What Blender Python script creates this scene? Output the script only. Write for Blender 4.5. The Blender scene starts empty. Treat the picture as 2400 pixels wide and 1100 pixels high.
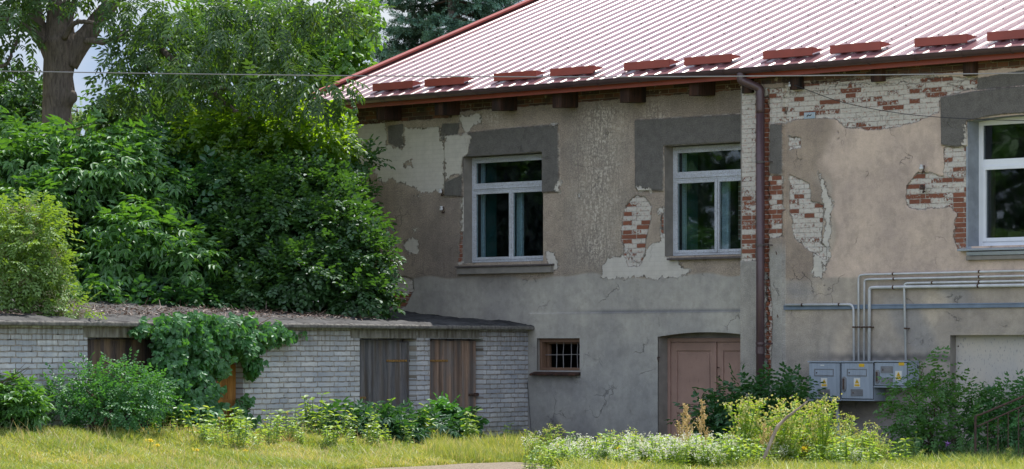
import bpy, math, random
import numpy as np
from mathutils import Vector, Matrix
random.seed(7); rng = np.random.default_rng(11)
R = math.radians
# ------------------------------------------------------------------ camera, sky, sun, exposure
SC = bpy.context.scene
F, CX, HY, EYE = 7750.0, 1200.0, 815.0, 1.65        # focal length in photo pixels, centre column, horizon row, eye height
cd = bpy.data.cameras.new('camera'); cam = bpy.data.objects.new('camera', cd); SC.collection.objects.link(cam)
cam.location = (0, 0, EYE); cam.rotation_euler = (R(90), 0, 0)
cd.sensor_fit = 'HORIZONTAL'; cd.sensor_width = 36; cd.lens = 36 * F / 2400
cd.shift_x = 0; cd.shift_y = (HY - 550) / 2400
cd.clip_start = 1; cd.clip_end = 4000
SC.camera = cam
SUN_EL, SUN_AZ = R(58), R(26)                       # the sun stands behind the house
sdir = Vector((math.sin(SUN_AZ) * math.cos(SUN_EL), math.cos(SUN_AZ) * math.cos(SUN_EL), math.sin(SUN_EL)))
sl = bpy.data.lights.new('sun', 'SUN'); sl.energy = 3.9; sl.angle = R(0.5); sl.color = (1.0, 0.95, 0.87)
so = bpy.data.objects.new('sun', sl); SC.collection.objects.link(so)
so.rotation_euler = sdir.to_track_quat('Z', 'Y').to_euler()
world = bpy.data.worlds.new('World'); SC.world = world; world.use_nodes = True
wt = world.node_tree; wt.nodes.clear()
wo = wt.nodes.new('ShaderNodeOutputWorld'); wb = wt.nodes.new('ShaderNodeBackground')
sky = wt.nodes.new('ShaderNodeTexSky'); sky.sky_type = 'NISHITA'; sky.sun_disc = False
sky.sun_elevation = SUN_EL; sky.sun_rotation = SUN_AZ; sky.altitude = 100; sky.air_density = 1.0; sky.dust_density = 1.5
tc = wt.nodes.new('ShaderNodeTexCoord'); mp = wt.nodes.new('ShaderNodeMapping'); mp.inputs['Scale'].default_value = (1, 1, 2.2)
cn = wt.nodes.new('ShaderNodeTexNoise'); cn.inputs['Scale'].default_value = 7; cn.inputs['Detail'].default_value = 8; cn.inputs['Roughness'].default_value = .55
cr = wt.nodes.new('ShaderNodeMapRange'); cr.inputs[1].default_value = .40; cr.inputs[2].default_value = .60; cr.inputs[3].default_value = .0
cm = wt.nodes.new('ShaderNodeMix'); cm.data_type = 'RGBA'; cm.inputs[7].default_value = (3.2, 3.3, 3.6, 1)
wt.links.new(tc.outputs['Generated'], mp.inputs[0]); wt.links.new(mp.outputs[0], cn.inputs['Vector'])
wt.links.new(cn.outputs[0], cr.inputs[0]); wt.links.new(cr.outputs[0], cm.inputs[0]); wt.links.new(sky.outputs[0], cm.inputs[6])
sx_ = wt.nodes.new('ShaderNodeSeparateXYZ'); wt.links.new(tc.outputs['Generated'], sx_.inputs[0])      # clouds behind the camera brightened: added fill light for the shaded walls
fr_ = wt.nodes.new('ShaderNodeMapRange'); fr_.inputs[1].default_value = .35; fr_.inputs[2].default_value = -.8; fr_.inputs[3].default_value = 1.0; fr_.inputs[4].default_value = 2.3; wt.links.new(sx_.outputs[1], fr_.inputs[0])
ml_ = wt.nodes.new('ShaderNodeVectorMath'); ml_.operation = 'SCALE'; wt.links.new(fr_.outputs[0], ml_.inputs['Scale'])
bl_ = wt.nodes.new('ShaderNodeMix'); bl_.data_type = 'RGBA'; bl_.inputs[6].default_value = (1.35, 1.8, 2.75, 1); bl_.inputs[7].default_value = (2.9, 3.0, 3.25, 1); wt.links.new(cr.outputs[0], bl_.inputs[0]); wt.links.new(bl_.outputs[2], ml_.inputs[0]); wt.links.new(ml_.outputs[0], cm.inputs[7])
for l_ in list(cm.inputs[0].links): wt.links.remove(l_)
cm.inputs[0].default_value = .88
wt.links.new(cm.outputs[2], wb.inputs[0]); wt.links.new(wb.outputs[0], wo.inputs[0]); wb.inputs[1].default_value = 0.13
SC.view_settings.view_transform = 'Standard'; SC.view_settings.look = 'None'
SC.view_settings.exposure = 0.95; SC.view_settings.gamma = 1.0; SC.view_settings.use_curve_mapping = False
SC.cycles.max_bounces = 8; SC.cycles.transparent_max_bounces = 12
COL = SC.collection

# ------------------------------------------------------------------ frames and pixel look-ups
def wp(px, py, Y): return np.array([(px - CX) / F * Y, Y, EYE + (HY - py) / F * Y])
class Frame:                                         # x along a wall, y into it, z up
    def __init__(s, O, ex):
        n = math.hypot(*ex); s.O = O; s.ex = (ex[0] / n, ex[1] / n); s.ey = (-s.ex[1], s.ex[0])
        s.rz = math.atan2(s.ex[1], s.ex[0])
    def u(s, px, w=0):
        d = (px - CX) / F
        Ox = s.O[0] - w * s.ey[0]; Oy = s.O[1] - w * s.ey[1]
        return (d * Oy - Ox) / (s.ex[0] - d * s.ex[1])
    def Y(s, u, w=0): return s.O[1] - w * s.ey[1] + u * s.ex[1]
    def p(s, px, py, w=0):
        u = s.u(px, w); return (u, -w, EYE + (HY - py) / F * s.Y(u, w))
    def z(s, px, py, w=0): return s.p(px, py, w)[2]
    def world(s, x, y, z): return (s.O[0] + x * s.ex[0] + y * s.ey[0], s.O[1] + x * s.ex[1] + y * s.ey[1], z)
    def px(s, x, y, z):
        X = s.O[0] + x * s.ex[0] + y * s.ey[0]; Y = s.O[1] + x * s.ex[1] + y * s.ey[1]
        return CX + F * X / Y, HY - F * (z - EYE) / Y
O0 = (.2942, 57.0)
FB = Frame(O0, (.7048, -.7094))                      # the house
FS = Frame(O0, (.5265, .8502))                       # the shed

# ------------------------------------------------------------------ object helpers
def tag(o, label=None, cat=None, group=None, kind=None):
    if label: o['label'] = label
    if cat: o['category'] = cat
    if group: o['group'] = group
    if kind: o['kind'] = kind
    return o
def empty(name, loc=(0, 0, 0), rz=0, parent=None):
    o = bpy.data.objects.new(name, None); COL.objects.link(o); o.location = loc; o.rotation_euler = (0, 0, rz)
    if parent: o.parent = parent
    return o
def fempty(name, fr): return empty(name, (fr.O[0], fr.O[1], 0), fr.rz)
def link(name, me, mat, parent=None, smooth=False):
    o = bpy.data.objects.new(name, me); COL.objects.link(o)
    if mat:
        for m in (mat if isinstance(mat, (list, tuple)) else [mat]): me.materials.append(m)
    if parent: o.parent = parent
    if smooth: me.polygons.foreach_set('use_smooth', [True] * len(me.polygons))
    return o
class MB:
    def __init__(s): s.v = []; s.f = []
    def add(s, vs, fs):
        b = len(s.v); s.v += [tuple(v) for v in vs]; s.f += [tuple(i + b for i in f) for f in fs]; return s
    def box(s, x0, x1, y0, y1, z0, z1):
        return s.add([(x0, y0, z0), (x1, y0, z0), (x1, y1, z0), (x0, y1, z0), (x0, y0, z1), (x1, y0, z1), (x1, y1, z1), (x0, y1, z1)],
                     [(0, 3, 2, 1), (4, 5, 6, 7), (0, 1, 5, 4), (1, 2, 6, 5), (2, 3, 7, 6), (3, 0, 4, 7)])
    def prism(s, poly, axis, a, b):                  # poly of 2-tuples extruded along an axis (0,1,2)
        def mk(p, t):
            q = list(p); q.insert(axis, t); return tuple(q)
        n = len(poly); vs = [mk(p, a) for p in poly] + [mk(p, b) for p in poly]
        return s.add(vs, [tuple(range(n))[::-1], tuple(range(n, 2 * n))] + [(i, (i + 1) % n, n + (i + 1) % n, n + i) for i in range(n)])
    def tube(s, path, r, seg=8, cap=True):
        path = [Vector(p) for p in path]; n = len(path)
        rs = r if isinstance(r, (list, tuple)) else [r] * n
        t0 = (path[1] - path[0]).normalized(); up = Vector((0, 0, 1)) if abs(t0.z) < .9 else Vector((1, 0, 0))
        nx = t0.cross(up).normalized(); vs = []
        for i, p in enumerate(path):
            t = (path[min(i + 1, n - 1)] - path[max(i - 1, 0)]).normalized()
            nx = (nx - t * nx.dot(t)).normalized(); ny = t.cross(nx)
            for k in range(seg):
                a = 2 * math.pi * k / seg; vs.append(p + (nx * math.cos(a) + ny * math.sin(a)) * rs[i])
        fs = [(i * seg + k, i * seg + (k + 1) % seg, (i + 1) * seg + (k + 1) % seg, (i + 1) * seg + k) for i in range(n - 1) for k in range(seg)]
        if cap: fs += [tuple(range(seg))[::-1], tuple(range((n - 1) * seg, n * seg))]
        return s.add(vs, fs)
    def lathe(s, prof, c, axis=(0, 0, 1), seg=12):    # prof: (radius, height)
        a = Vector(axis).normalized(); u = a.orthogonal().normalized(); w = a.cross(u); c = Vector(c); vs = []
        for r, h in prof:
            for k in range(seg):
                t = 2 * math.pi * k / seg; vs.append(c + a * h + (u * math.cos(t) + w * math.sin(t)) * r)
        return s.add(vs, [(i * seg + k, i * seg + (k + 1) % seg, (i + 1) * seg + (k + 1) % seg, (i + 1) * seg + k) for i in range(len(prof) - 1) for k in range(seg)])
    def build(s, name, mat, parent=None, bevel=0, smooth=False):
        me = bpy.data.meshes.new(name); me.from_pydata(s.v, [], s.f); me.update()
        o = link(name, me, mat, parent, smooth)
        if bevel:
            b = o.modifiers.new('bevel', 'BEVEL'); b.width = bevel; b.segments = 2; b.limit_method = 'ANGLE'
        return o
def smoothpath(pts, n=6):
    P = [Vector(p) for p in pts]; P = [P[0] * 2 - P[1]] + P + [P[-1] * 2 - P[-2]]; out = []
    for i in range(1, len(P) - 2):
        a, b, c, d = P[i - 1], P[i], P[i + 1], P[i + 2]
        for k in range(n):
            t = k / n
            out.append(.5 * ((2 * b) + (c - a) * t + (2 * a - 5 * b + 4 * c - d) * t * t + (3 * b - a - 3 * c + d) * t ** 3))
    out.append(P[-2]); return out

# ------------------------------------------------------------------ node helpers
class NT:
    def __init__(s, name):
        s.m = bpy.data.materials.new(name); s.m.use_nodes = True; s.t = s.m.node_tree; s.t.nodes.clear()
        s.out = s.n('ShaderNodeOutputMaterial')
    def n(s, ty, **kw):
        x = s.t.nodes.new(ty)
        for k, v in kw.items(): setattr(x, k, v)
        return x
    def put(s, sock, v):
        if isinstance(v, bpy.types.NodeSocket): s.t.links.new(v, sock)
        elif v is not None:
            if isinstance(v, (tuple, list)) and len(v) == 3 and sock.type == 'RGBA': v = (*v, 1)
            sock.default_value = v
    def math(s, op, a, b=None, c=None, clamp=False):
        x = s.n('ShaderNodeMath', operation=op, use_clamp=clamp); s.put(x.inputs[0], a); s.put(x.inputs[1], b); s.put(x.inputs[2], c); return x.outputs[0]
    def mix(s, f, a, b, mode='MIX'):
        x = s.n('ShaderNodeMix', data_type='RGBA', blend_type=mode); s.put(x.inputs[0], f); s.put(x.inputs[6], a); s.put(x.inputs[7], b); return x.outputs[2]
    def rng(s, v, a, b, c=0, d=1):
        x = s.n('ShaderNodeMapRange'); [s.put(x.inputs[i], q) for i, q in enumerate((v, a, b, c, d))]; return x.outputs[0]
    def obj(s): return s.n('ShaderNodeTexCoord').outputs['Object']
    def vmap(s, v, scale=(1, 1, 1), loc=(0, 0, 0), rot=(0, 0, 0)):
        x = s.n('ShaderNodeMapping'); s.put(x.inputs[0], v); x.inputs['Scale'].default_value = scale; x.inputs['Location'].default_value = loc; x.inputs['Rotation'].default_value = rot; return x.outputs[0]
    def noise(s, v, sc, det=4, ro=.55, dis=0):
        x = s.n('ShaderNodeTexNoise'); s.put(x.inputs['Vector'], v); x.inputs['Scale'].default_value = sc; x.inputs['Detail'].default_value = det; x.inputs['Roughness'].default_value = ro; x.inputs['Distortion'].default_value = dis; return x.outputs[0]
    def attr(s, name, col=False):
        x = s.n('ShaderNodeAttribute', attribute_name=name); return x.outputs['Color'] if col else x.outputs['Fac']
    def xz(s, v=None):                                # wall coordinates (x, z) as a flat pair
        a = s.n('ShaderNodeSeparateXYZ'); s.put(a.inputs[0], v or s.obj()); b = s.n('ShaderNodeCombineXYZ')
        s.put(b.inputs[0], a.outputs[0]); s.put(b.inputs[1], a.outputs[2]); return b.outputs[0], a.outputs
    def brick(s, v, w, h, mortar=.008, squash=.5, freq=2, off=.5):
        x = s.n('ShaderNodeTexBrick'); s.put(x.inputs['Vector'], v)
        x.inputs['Color1'].default_value = (0, 0, 0, 1); x.inputs['Color2'].default_value = (1, 1, 1, 1); x.inputs['Mortar'].default_value = (.5, .5, .5, 1)
        x.inputs['Scale'].default_value = 1; x.inputs['Mortar Size'].default_value = mortar; x.inputs['Mortar Smooth'].default_value = .25
        x.inputs['Brick Width'].default_value = w; x.inputs['Row Height'].default_value = h; x.offset = off; x.offset_frequency = 2; x.squash = squash; x.squash_frequency = freq
        return x.outputs['Color'], x.outputs['Fac']
    def bump(s, h, st=.5, d=.01, nrm=None):
        x = s.n('ShaderNodeBump'); s.put(x.inputs['Height'], h); x.inputs['Strength'].default_value = st; x.inputs['Distance'].default_value = d; s.put(x.inputs['Normal'], nrm); return x.outputs[0]
    def pbr(s, col, rough=.8, nrm=None, metal=0, spec=.5, **kw):
        x = s.n('ShaderNodeBsdfPrincipled'); s.put(x.inputs['Base Color'], col); s.put(x.inputs['Roughness'], rough); s.put(x.inputs['Metallic'], metal)
        s.put(x.inputs['Specular IOR Level'], spec); s.put(x.inputs['Normal'], nrm)
        for k, v in kw.items(): s.put(x.inputs[k.replace('_', ' ')], v)
        s.t.links.new(x.outputs[0], s.out.inputs[0]); return s.m
def simple(name, c, rough=.7, var=.25, scale=8, metal=0, bump=.2, bd=.004, stretch=(1, 1, 1), c2=None, spec=.5):
    n = NT(name); v = n.vmap(n.obj(), stretch); a = n.noise(v, scale, 6)
    c2 = c2 or tuple(x * (1 - var) for x in c)
    return n.pbr(n.mix(n.rng(a, .35, .65), c, c2), rough, n.bump(n.noise(v, scale * 5, 4), bump, bd), metal, spec)
def leafmat(name, c1, c2, c3, trans=.4, tcol=None, rough=.5, gloss=.045):
    n = NT(name); r = n.attr('rnd'); col = n.mix(n.rng(r, 0, .6), c1, c2); col = n.mix(n.rng(r, .75, 1), col, c3)
    d = n.n('ShaderNodeBsdfDiffuse'); n.put(d.inputs[0], col)
    t = n.n('ShaderNodeBsdfTranslucent'); n.put(t.inputs[0], n.mix(1.0, col, tcol or (1.9, 1.7, .55), 'MULTIPLY'))
    g = n.n('ShaderNodeBsdfGlossy'); n.put(g.inputs[0], (.8, .85, .9)); n.put(g.inputs[1], rough)
    m = n.n('ShaderNodeMixShader'); n.put(m.inputs[0], trans); n.t.links.new(d.outputs[0], m.inputs[1]); n.t.links.new(t.outputs[0], m.inputs[2])
    m2 = n.n('ShaderNodeMixShader'); n.put(m2.inputs[0], gloss); n.t.links.new(m.outputs[0], m2.inputs[1]); n.t.links.new(g.outputs[0], m2.inputs[2])
    n.t.links.new(m2.outputs[0], n.out.inputs[0]); return n.m

# ------------------------------------------------------------------ materials
WASH = (.56, .515, .45)
def wall_material(name, wash=WASH):
    n = NT(name); P, xyz = n.xz(); x, z = xyz[0], xyz[2]
    nz = lambda sc, det=5, ro=.6, lo=(0, 0, 0): n.noise(n.vmap(P, (1, 1, 1), lo), sc, det, ro)
    e = n.math('ADD', n.math('MULTIPLY', n.math('SUBTRACT', nz(5, 10, .72), .5), .26), n.math('MULTIPLY', n.math('SUBTRACT', nz(19, 6, .75), .5), .10))
    edges = []
    def mask(a, k=1, rim=True):
        v = n.math('ADD', n.attr(a), n.math('MULTIPLY', e, k))
        if rim: edges.append(n.math('MULTIPLY', n.rng(v, -.016, -.002), n.rng(v, .003, .018, 1, 0)))
        return n.rng(v, -.004, .006)
    big, mid, fine = nz(1.1, 6, .6, (3, 1, 0)), nz(7, 6, .65, (7, 2, 0)), nz(90, 2, .5)
    speck = n.rng(nz(60, 2, .5, (5, 5, 0)), .68, .74)
    base = n.mix(1, n.attr('basecol', True), n.mix(n.rng(mid, .3, .7), (.88, .875, .87), (1.10, 1.095, 1.08)), 'MULTIPLY')
    base = n.mix(1, base, n.mix(n.rng(big, .35, .65), (.84, .83, .84), (1.12, 1.10, 1.06)), 'MULTIPLY')
    grain = n.math('MULTIPLY', n.attr('rough'), .85); fg = n.rng(nz(52, 3, .65, (1, 1, 0)), .38, .62)
    base = n.mix(n.math('MULTIPLY', grain, .9), base, n.mix(fg, n.mix(1, base, (.62, .62, .62), 'MULTIPLY'), n.mix(1, base, (1.35, 1.34, 1.32), 'MULTIPLY')))
    base = n.mix(n.math('MULTIPLY', n.rng(fine, .35, .75), .35), base, n.mix(1, base, (1.4, 1.4, 1.4), 'MULTIPLY'))
    rain = n.rng(n.noise(n.vmap(P, (5, .35, 1), (3, 7, 0)), 2, 6, .65), .40, .62); base = n.mix(n.math('MULTIPLY', rain, n.math('ADD', .08, n.math('MULTIPLY', n.attr('rough'), .12))), base, n.mix(1, base, (.55, .55, .56), 'MULTIPLY'))
    blot = n.rng(nz(3.3, 9, .72, (11, 4, 0)), .50, .58); base = n.mix(n.math('MULTIPLY', blot, .16), base, (.10, .09, .08))
    # hairline cracks and pits
    vo = n.n('ShaderNodeTexVoronoi', feature='DISTANCE_TO_EDGE'); n.put(vo.inputs['Vector'], n.vmap(P, (.9, .8, 1))); vo.inputs['Scale'].default_value = .9
    dist = n.n('ShaderNodeVectorMath', operation='ADD'); nn = n.n('ShaderNodeTexNoise'); n.put(nn.inputs['Vector'], P); nn.inputs['Scale'].default_value = 2.5; nn.inputs['Detail'].default_value = 8
    n.put(dist.inputs[0], P); n.put(dist.inputs[1], nn.outputs['Color']); n.t.links.new(dist.outputs[0], vo.inputs['Vector'])
    crack = n.math('MULTIPLY', n.rng(vo.outputs['Distance'], .0, .010, 1, 0), n.rng(nz(1.6, 3, .5, (9, 9, 0)), .52, .6))
    base = n.mix(n.math('MULTIPLY', crack, .55), base, (.08, .075, .07))
    # pale scratches
    sv = n.noise(n.vmap(P, (26, 3.0, 1), (2, 3, 0)), 1.2, 5, .7, .6)
    scr = n.math('MULTIPLY', n.rng(sv, .45, .50), n.math('MULTIPLY', n.attr('scratch'), n.rng(nz(20, 5, .75), .46, .56)))
    base = n.mix(n.math('MULTIPLY', scr, .95), base, (.60, .53, .44))
    dk = n.mix(n.rng(mid, .3, .7), (.084, .077, .069), (.142, .131, .118)); dk = n.mix(n.math('MULTIPLY', n.rng(nz(52, 3, .65, (1, 1, 0)), .45, .7), .6), dk, (.20, .19, .18))
    mdark, mwash, mbw, mtop = mask('dark', .35), mask('wash', 1.25), mask('bw', .7), mask('top', .4, False)
    c = n.mix(mdark, base, dk)
    # bricks
    bc, bf = n.brick(P, .42, .077, .006)
    red = n.mix(bc, (.15, .058, .038), (.33, .125, .070)); red = n.mix(n.rng(nz(30, 4), .35, .7), red, (.22, .085, .052))
    mort = (.30, .265, .22)
    raw = n.mix(bf, red, mort)
    ws = n.mix(n.rng(mid, .3, .7), wash, tuple(q * .80 for q in wash)); ws = n.mix(n.math('MULTIPLY', n.rng(big, .35, .7), .35), ws, (.50, .49, .47))
    ws = n.mix(n.math('MULTIPLY', speck, .35), ws, (.16, .13, .11))
    flake = n.math('ADD', n.math('MULTIPLY', bc, .55), n.math('MULTIPLY', nz(16, 6, .75, (1, 8, 0)), .75))
    flake = n.math('ADD', flake, n.math('MULTIPLY', bf, .55))
    bare = n.rng(n.math('SUBTRACT', n.math('ADD', n.attr('bare'), 0.18), flake), -.02, .02)
    pink = n.mix(n.rng(nz(22, 5, .7, (4, 4, 0)), .52, .66), ws, (.36, .22, .18))
    bw = n.mix(bare, pink, raw); bw = n.mix(n.math('MULTIPLY', n.rng(bf, .2, .9), n.math('MULTIPLY', n.rng(nz(9, 4), .45, .6), .55)), bw, (.12, .085, .07))
    c = n.mix(mwash, c, n.mix(n.math('MULTIPLY', bf, .12), ws, (.2, .17, .14)))
    c = n.mix(mbw, c, bw)
    sooty = n.mix(bc, (.055, .034, .024), (.17, .075, .042)); sooty = n.mix(bf, sooty, (.20, .165, .115)); sooty = n.mix(n.rng(nz(3, 5, .6, (8, 8, 0)), .45, .6), sooty, n.mix(.6, sooty, (.06, .05, .045)))
    sooty = n.mix(n.rng(nz(6, 7, .7, (2, 9, 0)), .60, .64), sooty, (.30, .25, .18))
    c = n.mix(mtop, c, sooty)
    rim = n.math('MAXIMUM', n.math('MAXIMUM', edges[0], edges[1]), edges[2]); c = n.mix(n.math('MULTIPLY', rim, n.rng(nz(8, 4), .35, .6, .15, .8)), c, n.mix(n.rng(nz(5, 3), .45, .55), (.085, .07, .06), (.42, .37, .31)))  # crumbling plaster lip, its edge shadow and bright rim put into the colour
    # relief
    inv = lambda q: n.math('SUBTRACT', 1.0, q)
    rough_h = n.math('MULTIPLY', nz(48, 3, .6, (2, 2, 0)), n.math('MULTIPLY', n.attr('rough'), inv(mwash)))
    h = n.math('ADD', n.math('MULTIPLY', rough_h, .55), n.math('MULTIPLY', nz(150, 2), .06))
    h = n.math('SUBTRACT', h, n.math('MULTIPLY', mwash, .6)); h = n.math('SUBTRACT', h, n.math('MULTIPLY', mbw, .9))
    anyb = n.math('MAXIMUM', mbw, mtop)
    h = n.math('SUBTRACT', h, n.math('MULTIPLY', n.math('MULTIPLY', bf, anyb), .9)); h = n.math('SUBTRACT', h, n.math('MULTIPLY', n.math('MULTIPLY', bare, anyb), .35))
    h = n.math('SUBTRACT', h, n.math('MULTIPLY', crack, .5))
    return n.pbr(c, .92, n.bump(h, 1.0, .016), spec=.25)
M = {}
M['wall'] = wall_material('peeling_plaster')
def brick_white():
    n = NT('white_brick'); P, xyz = n.xz(); x, z = xyz[0], xyz[2]
    wob = n.n('ShaderNodeVectorMath', operation='MULTIPLY_ADD'); nn = n.n('ShaderNodeTexNoise'); n.put(nn.inputs['Vector'], n.vmap(P, (3, 6, 1))); nn.inputs['Scale'].default_value = 2.2; nn.inputs['Detail'].default_value = 3
    n.put(wob.inputs[0], nn.outputs['Color']); wob.inputs[1].default_value = (.05, .030, 0); n.put(wob.inputs[2], P); Q = wob.outputs[0]
    bc, bf = n.brick(Q, .45, .0805, .0105, .5, 2)
    c = n.mix(bc, (.44, .455, .485), (.66, .655, .65)); c = n.mix(n.rng(n.noise(n.vmap(P, (2.2, 12.4, 1), (1, 1, 0)), 1, 1), .3, .7, 0, .45), c, (.33, .34, .37)); c = n.mix(n.rng(n.noise(P, 2.2, 5), .4, .65), c, n.mix(1, c, (.80, .84, .90), 'MULTIPLY'))
    c = n.mix(n.rng(n.noise(P, 24, 5, .7), .55, .75), c, (.30, .29, .27))
    c = n.mix(n.rng(n.noise(n.vmap(P, (1, 1, 1), (5, 5, 0)), 5, 6, .7), .62, .70), c, (.24, .215, .18))
    mo = n.mix(n.rng(n.noise(P, 12, 5), .4, .6), (.36, .32, .28), (.22, .195, .17)); dk = n.rng(n.noise(P, 7, 4, .7), .58, .66)
    mo = n.mix(dk, mo, (.05, .045, .04)); c = n.mix(bf, c, mo)
    # damp, soot and drips under the slab
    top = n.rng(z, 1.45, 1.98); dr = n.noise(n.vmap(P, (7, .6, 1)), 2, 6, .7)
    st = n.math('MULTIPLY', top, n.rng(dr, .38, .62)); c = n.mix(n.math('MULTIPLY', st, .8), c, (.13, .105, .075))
    low = n.math('MULTIPLY', n.rng(z, .7, .1), n.rng(n.noise(P, 3, 5), .35, .6)); c = n.mix(n.math('MULTIPLY', low, .75), c, (.12, .13, .09)); c = n.mix(n.math('MULTIPLY', n.rng(n.noise(n.vmap(P, (1, 1, 1), (2, 8, 0)), 1.3, 7, .7), .52, .66), .35), c, (.25, .23, .20))
    h = n.math('SUBTRACT', n.math('MULTIPLY', n.noise(P, 40, 4), .3), n.math('MULTIPLY', bf, 1.0)); h = n.math('ADD', h, n.math('MULTIPLY', bc, .35))
    return n.pbr(c, .9, n.bump(h, 1, .014), spec=.25)
M['wbrick'] = brick_white()
def wood(name, a, b, c3, sc=1.0):
    n = NT(name); v = n.obj(); g = n.noise(n.vmap(v, (22, 22, 1.1)), 1.6 * sc, 7, .7, .8); g2 = n.noise(n.vmap(v, (3.2, 3.2, .5)), 2, 4); g3 = n.noise(n.vmap(v, (7.5, 0, .12)), 1, 1)
    r = n.n('ShaderNodeObjectInfo')
    c = n.mix(n.rng(g, .35, .65), a, b); c = n.mix(n.rng(g2, .45, .65), c, c3); c = n.mix(1, c, n.mix(n.rng(g3, .35, .65), (.62, .62, .64), (1.35, 1.3, 1.25)), 'MULTIPLY')
    c = n.mix(n.rng(n.noise(n.vmap(v, (60, 60, 2)), 1.4, 5, .7), .58, .66), c, tuple(q * .35 for q in a))
    return n.pbr(c, .85, n.bump(g, .8, .008), spec=.25)
M['wood_grey'] = wood('grey_weathered_wood', (.085, .085, .092), (.20, .195, .20), (.12, .10, .085))
M['wood_brown'] = wood('brown_weathered_wood', (.17, .112, .082), (.30, .215, .165), (.19, .17, .16))
M['wood_dark'] = wood('dark_weathered_wood', (.045, .038, .038), (.11, .085, .078), (.17, .12, .08))
M['wood_orange'] = wood('ochre_wood', (.30, .135, .030), (.40, .20, .055), (.20, .085, .025))
M['rafter'] = wood('old_rafter_wood', (.030, .018, .014), (.085, .040, .026), (.022, .017, .015))
M['stick'] = wood('bare_stick_wood', (.26, .21, .17), (.40, .34, .29), (.20, .16, .13))
def paint(name, c, under, chip=.6, rough=.6, vs=(9, 9, 2.5)):
    n = NT(name); v = n.obj(); a = n.noise(n.vmap(v, vs), 5, 8, .75, .5)
    col = n.mix(n.rng(n.noise(v, 2.5, 5), .35, .65), c, tuple(q * .82 for q in c)); m = n.rng(a, chip, chip + .04)
    return n.pbr(n.mix(m, col, under), rough, n.bump(n.math('SUBTRACT', n.math('MULTIPLY', n.noise(n.vmap(v, (40, 40, 6)), 2, 4), .3), m), .7, .004))
M['white_paint'] = paint('flaking_white_paint', (.54, .57, .62), (.19, .15, .12), .53, vs=(30, 30, 8))
M['door_paint'] = paint('faded_pink_brown_door_paint', (.34, .215, .172), (.17, .10, .078), .60, .6, (14, 14, 1.2))
M['brown_paint'] = paint('chipped_brown_paint', (.165, .095, .060), (.30, .24, .20), .63)
M['pvc'] = simple('white_plastic_frame', (.74, .76, .80), .35, .06, 3, bump=.02)
M['dark_metal'] = simple('dark_sill_metal', (.10, .085, .08), .6, .5, 9, c2=(.06, .045, .045))
M['galv'] = simple('galvanised_sill', (.42, .45, .50), .4, .15, 6, metal=.6)
def glassmat(name, refl=.10, tint=(.86, .92, .93)):
    n = NT(name); g = n.n('ShaderNodeBsdfGlossy'); n.put(g.inputs[0], (.9, .95, 1)); n.put(g.inputs[1], .03)
    w = n.bump(n.noise(n.obj(), 2.0, 2), .15, .01); n.put(g.inputs['Normal'], w)
    t = n.n('ShaderNodeBsdfTransparent'); n.put(t.inputs[0], tint); d = n.n('ShaderNodeBsdfDiffuse'); n.put(d.inputs[0], (.35, .37, .36))
    m = n.n('ShaderNodeMixShader'); n.put(m.inputs[0], refl); n.t.links.new(t.outputs[0], m.inputs[1]); n.t.links.new(g.outputs[0], m.inputs[2])
    m2 = n.n('ShaderNodeMixShader'); n.put(m2.inputs[0], n.rng(n.noise(n.obj(), 6, 6, .7), .45, .75, .0, .03)); n.t.links.new(m.outputs[0], m2.inputs[1]); n.t.links.new(d.outputs[0], m2.inputs[2])
    n.t.links.new(m2.outputs[0], n.out.inputs[0]); return n.m
M['glass'] = glassmat('dusty_window_glass', .05, (.78, .88, .90)); M['glass2'] = glassmat('clean_window_glass', .07, (.55, .6, .6))
M['room'] = simple('dim_room', (.020, .024, .026), .9, .3, 1)
M['teal'] = simple('teal_room_wall', (.030, .088, .086), .8, .3, 2)
M['inbrick'] = None
def inner_brick():
    n = NT('inner_dark_brick'); P, _ = n.xz(); bc, bf = n.brick(P, .30, .078, .007)
    return n.pbr(n.mix(bf, n.mix(bc, (.10, .045, .035), (.20, .085, .06)), (.35, .30, .25)), .9, n.bump(n.math('SUBTRACT', 1., bf), .6, .01))
M['inbrick'] = inner_brick()  # brick colours for the panel that imitates the pane's reflection
def roofmat():
    n = NT('red_coated_roof_sheet'); v = n.obj(); a = n.noise(n.vmap(v, (1, .25, .25)), 2.5, 6, .6); b = n.noise(v, 60, 3)
    c = n.mix(n.rng(a, .3, .7), (.17, .078, .085), (.21, .105, .112))
    r = n.math('ADD', .25, n.math('MULTIPLY', a, .10)); return n.pbr(c, r, n.bump(n.noise(n.vmap(v, (6, 1, 1)), 1.2, 3), .12, .02), 0, .32, Coat_Weight=.28, Coat_Roughness=.12)
M['roof'] = roofmat()
M['trim_red'] = simple('red_trim_metal', (.30, .062, .040), .42, .18, 2.5, bump=.03)
M['gutter'] = simple('brown_gutter', (.085, .050, .055), .36, .25, 3, bump=.03)
M['concrete'] = simple('rough_slab_concrete', (.20, .19, .17), .95, .5, 14, bump=1, bd=.012, c2=(.08, .075, .07))
M['lintel'] = simple('stained_lintel_concrete', (.27, .255, .225), .9, .5, 6, bump=.6, stretch=(2.5, 2.5, .5), c2=(.10, .088, .065))
M['plaster_plain'] = simple('plain_reveal_plaster', (.24, .22, .195), .9, .25, 6, bump=.5)
M['felt'] = simple('tar_roofing_felt', (.018, .018, .020), .8, .2, 3, bump=1, bd=.02, c2=(.060, .060, .062), spec=.25)
M['osb'] = None
def osb():
    n = NT('pale_strand_board'); P, _ = n.xz(); a = n.noise(n.vmap(P, (34, 11, 1)), 1.4, 3, .6, .4); b = n.noise(P, 1.6, 4)
    c = n.mix(n.rng(b, .35, .65), (.50, .45, .385), (.42, .40, .38)); c = n.mix(n.rng(a, .61, .65), c, (.24, .23, .235)); z = _[2]
    return n.pbr(c, .8, n.bump(a, .5, .004))
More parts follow.
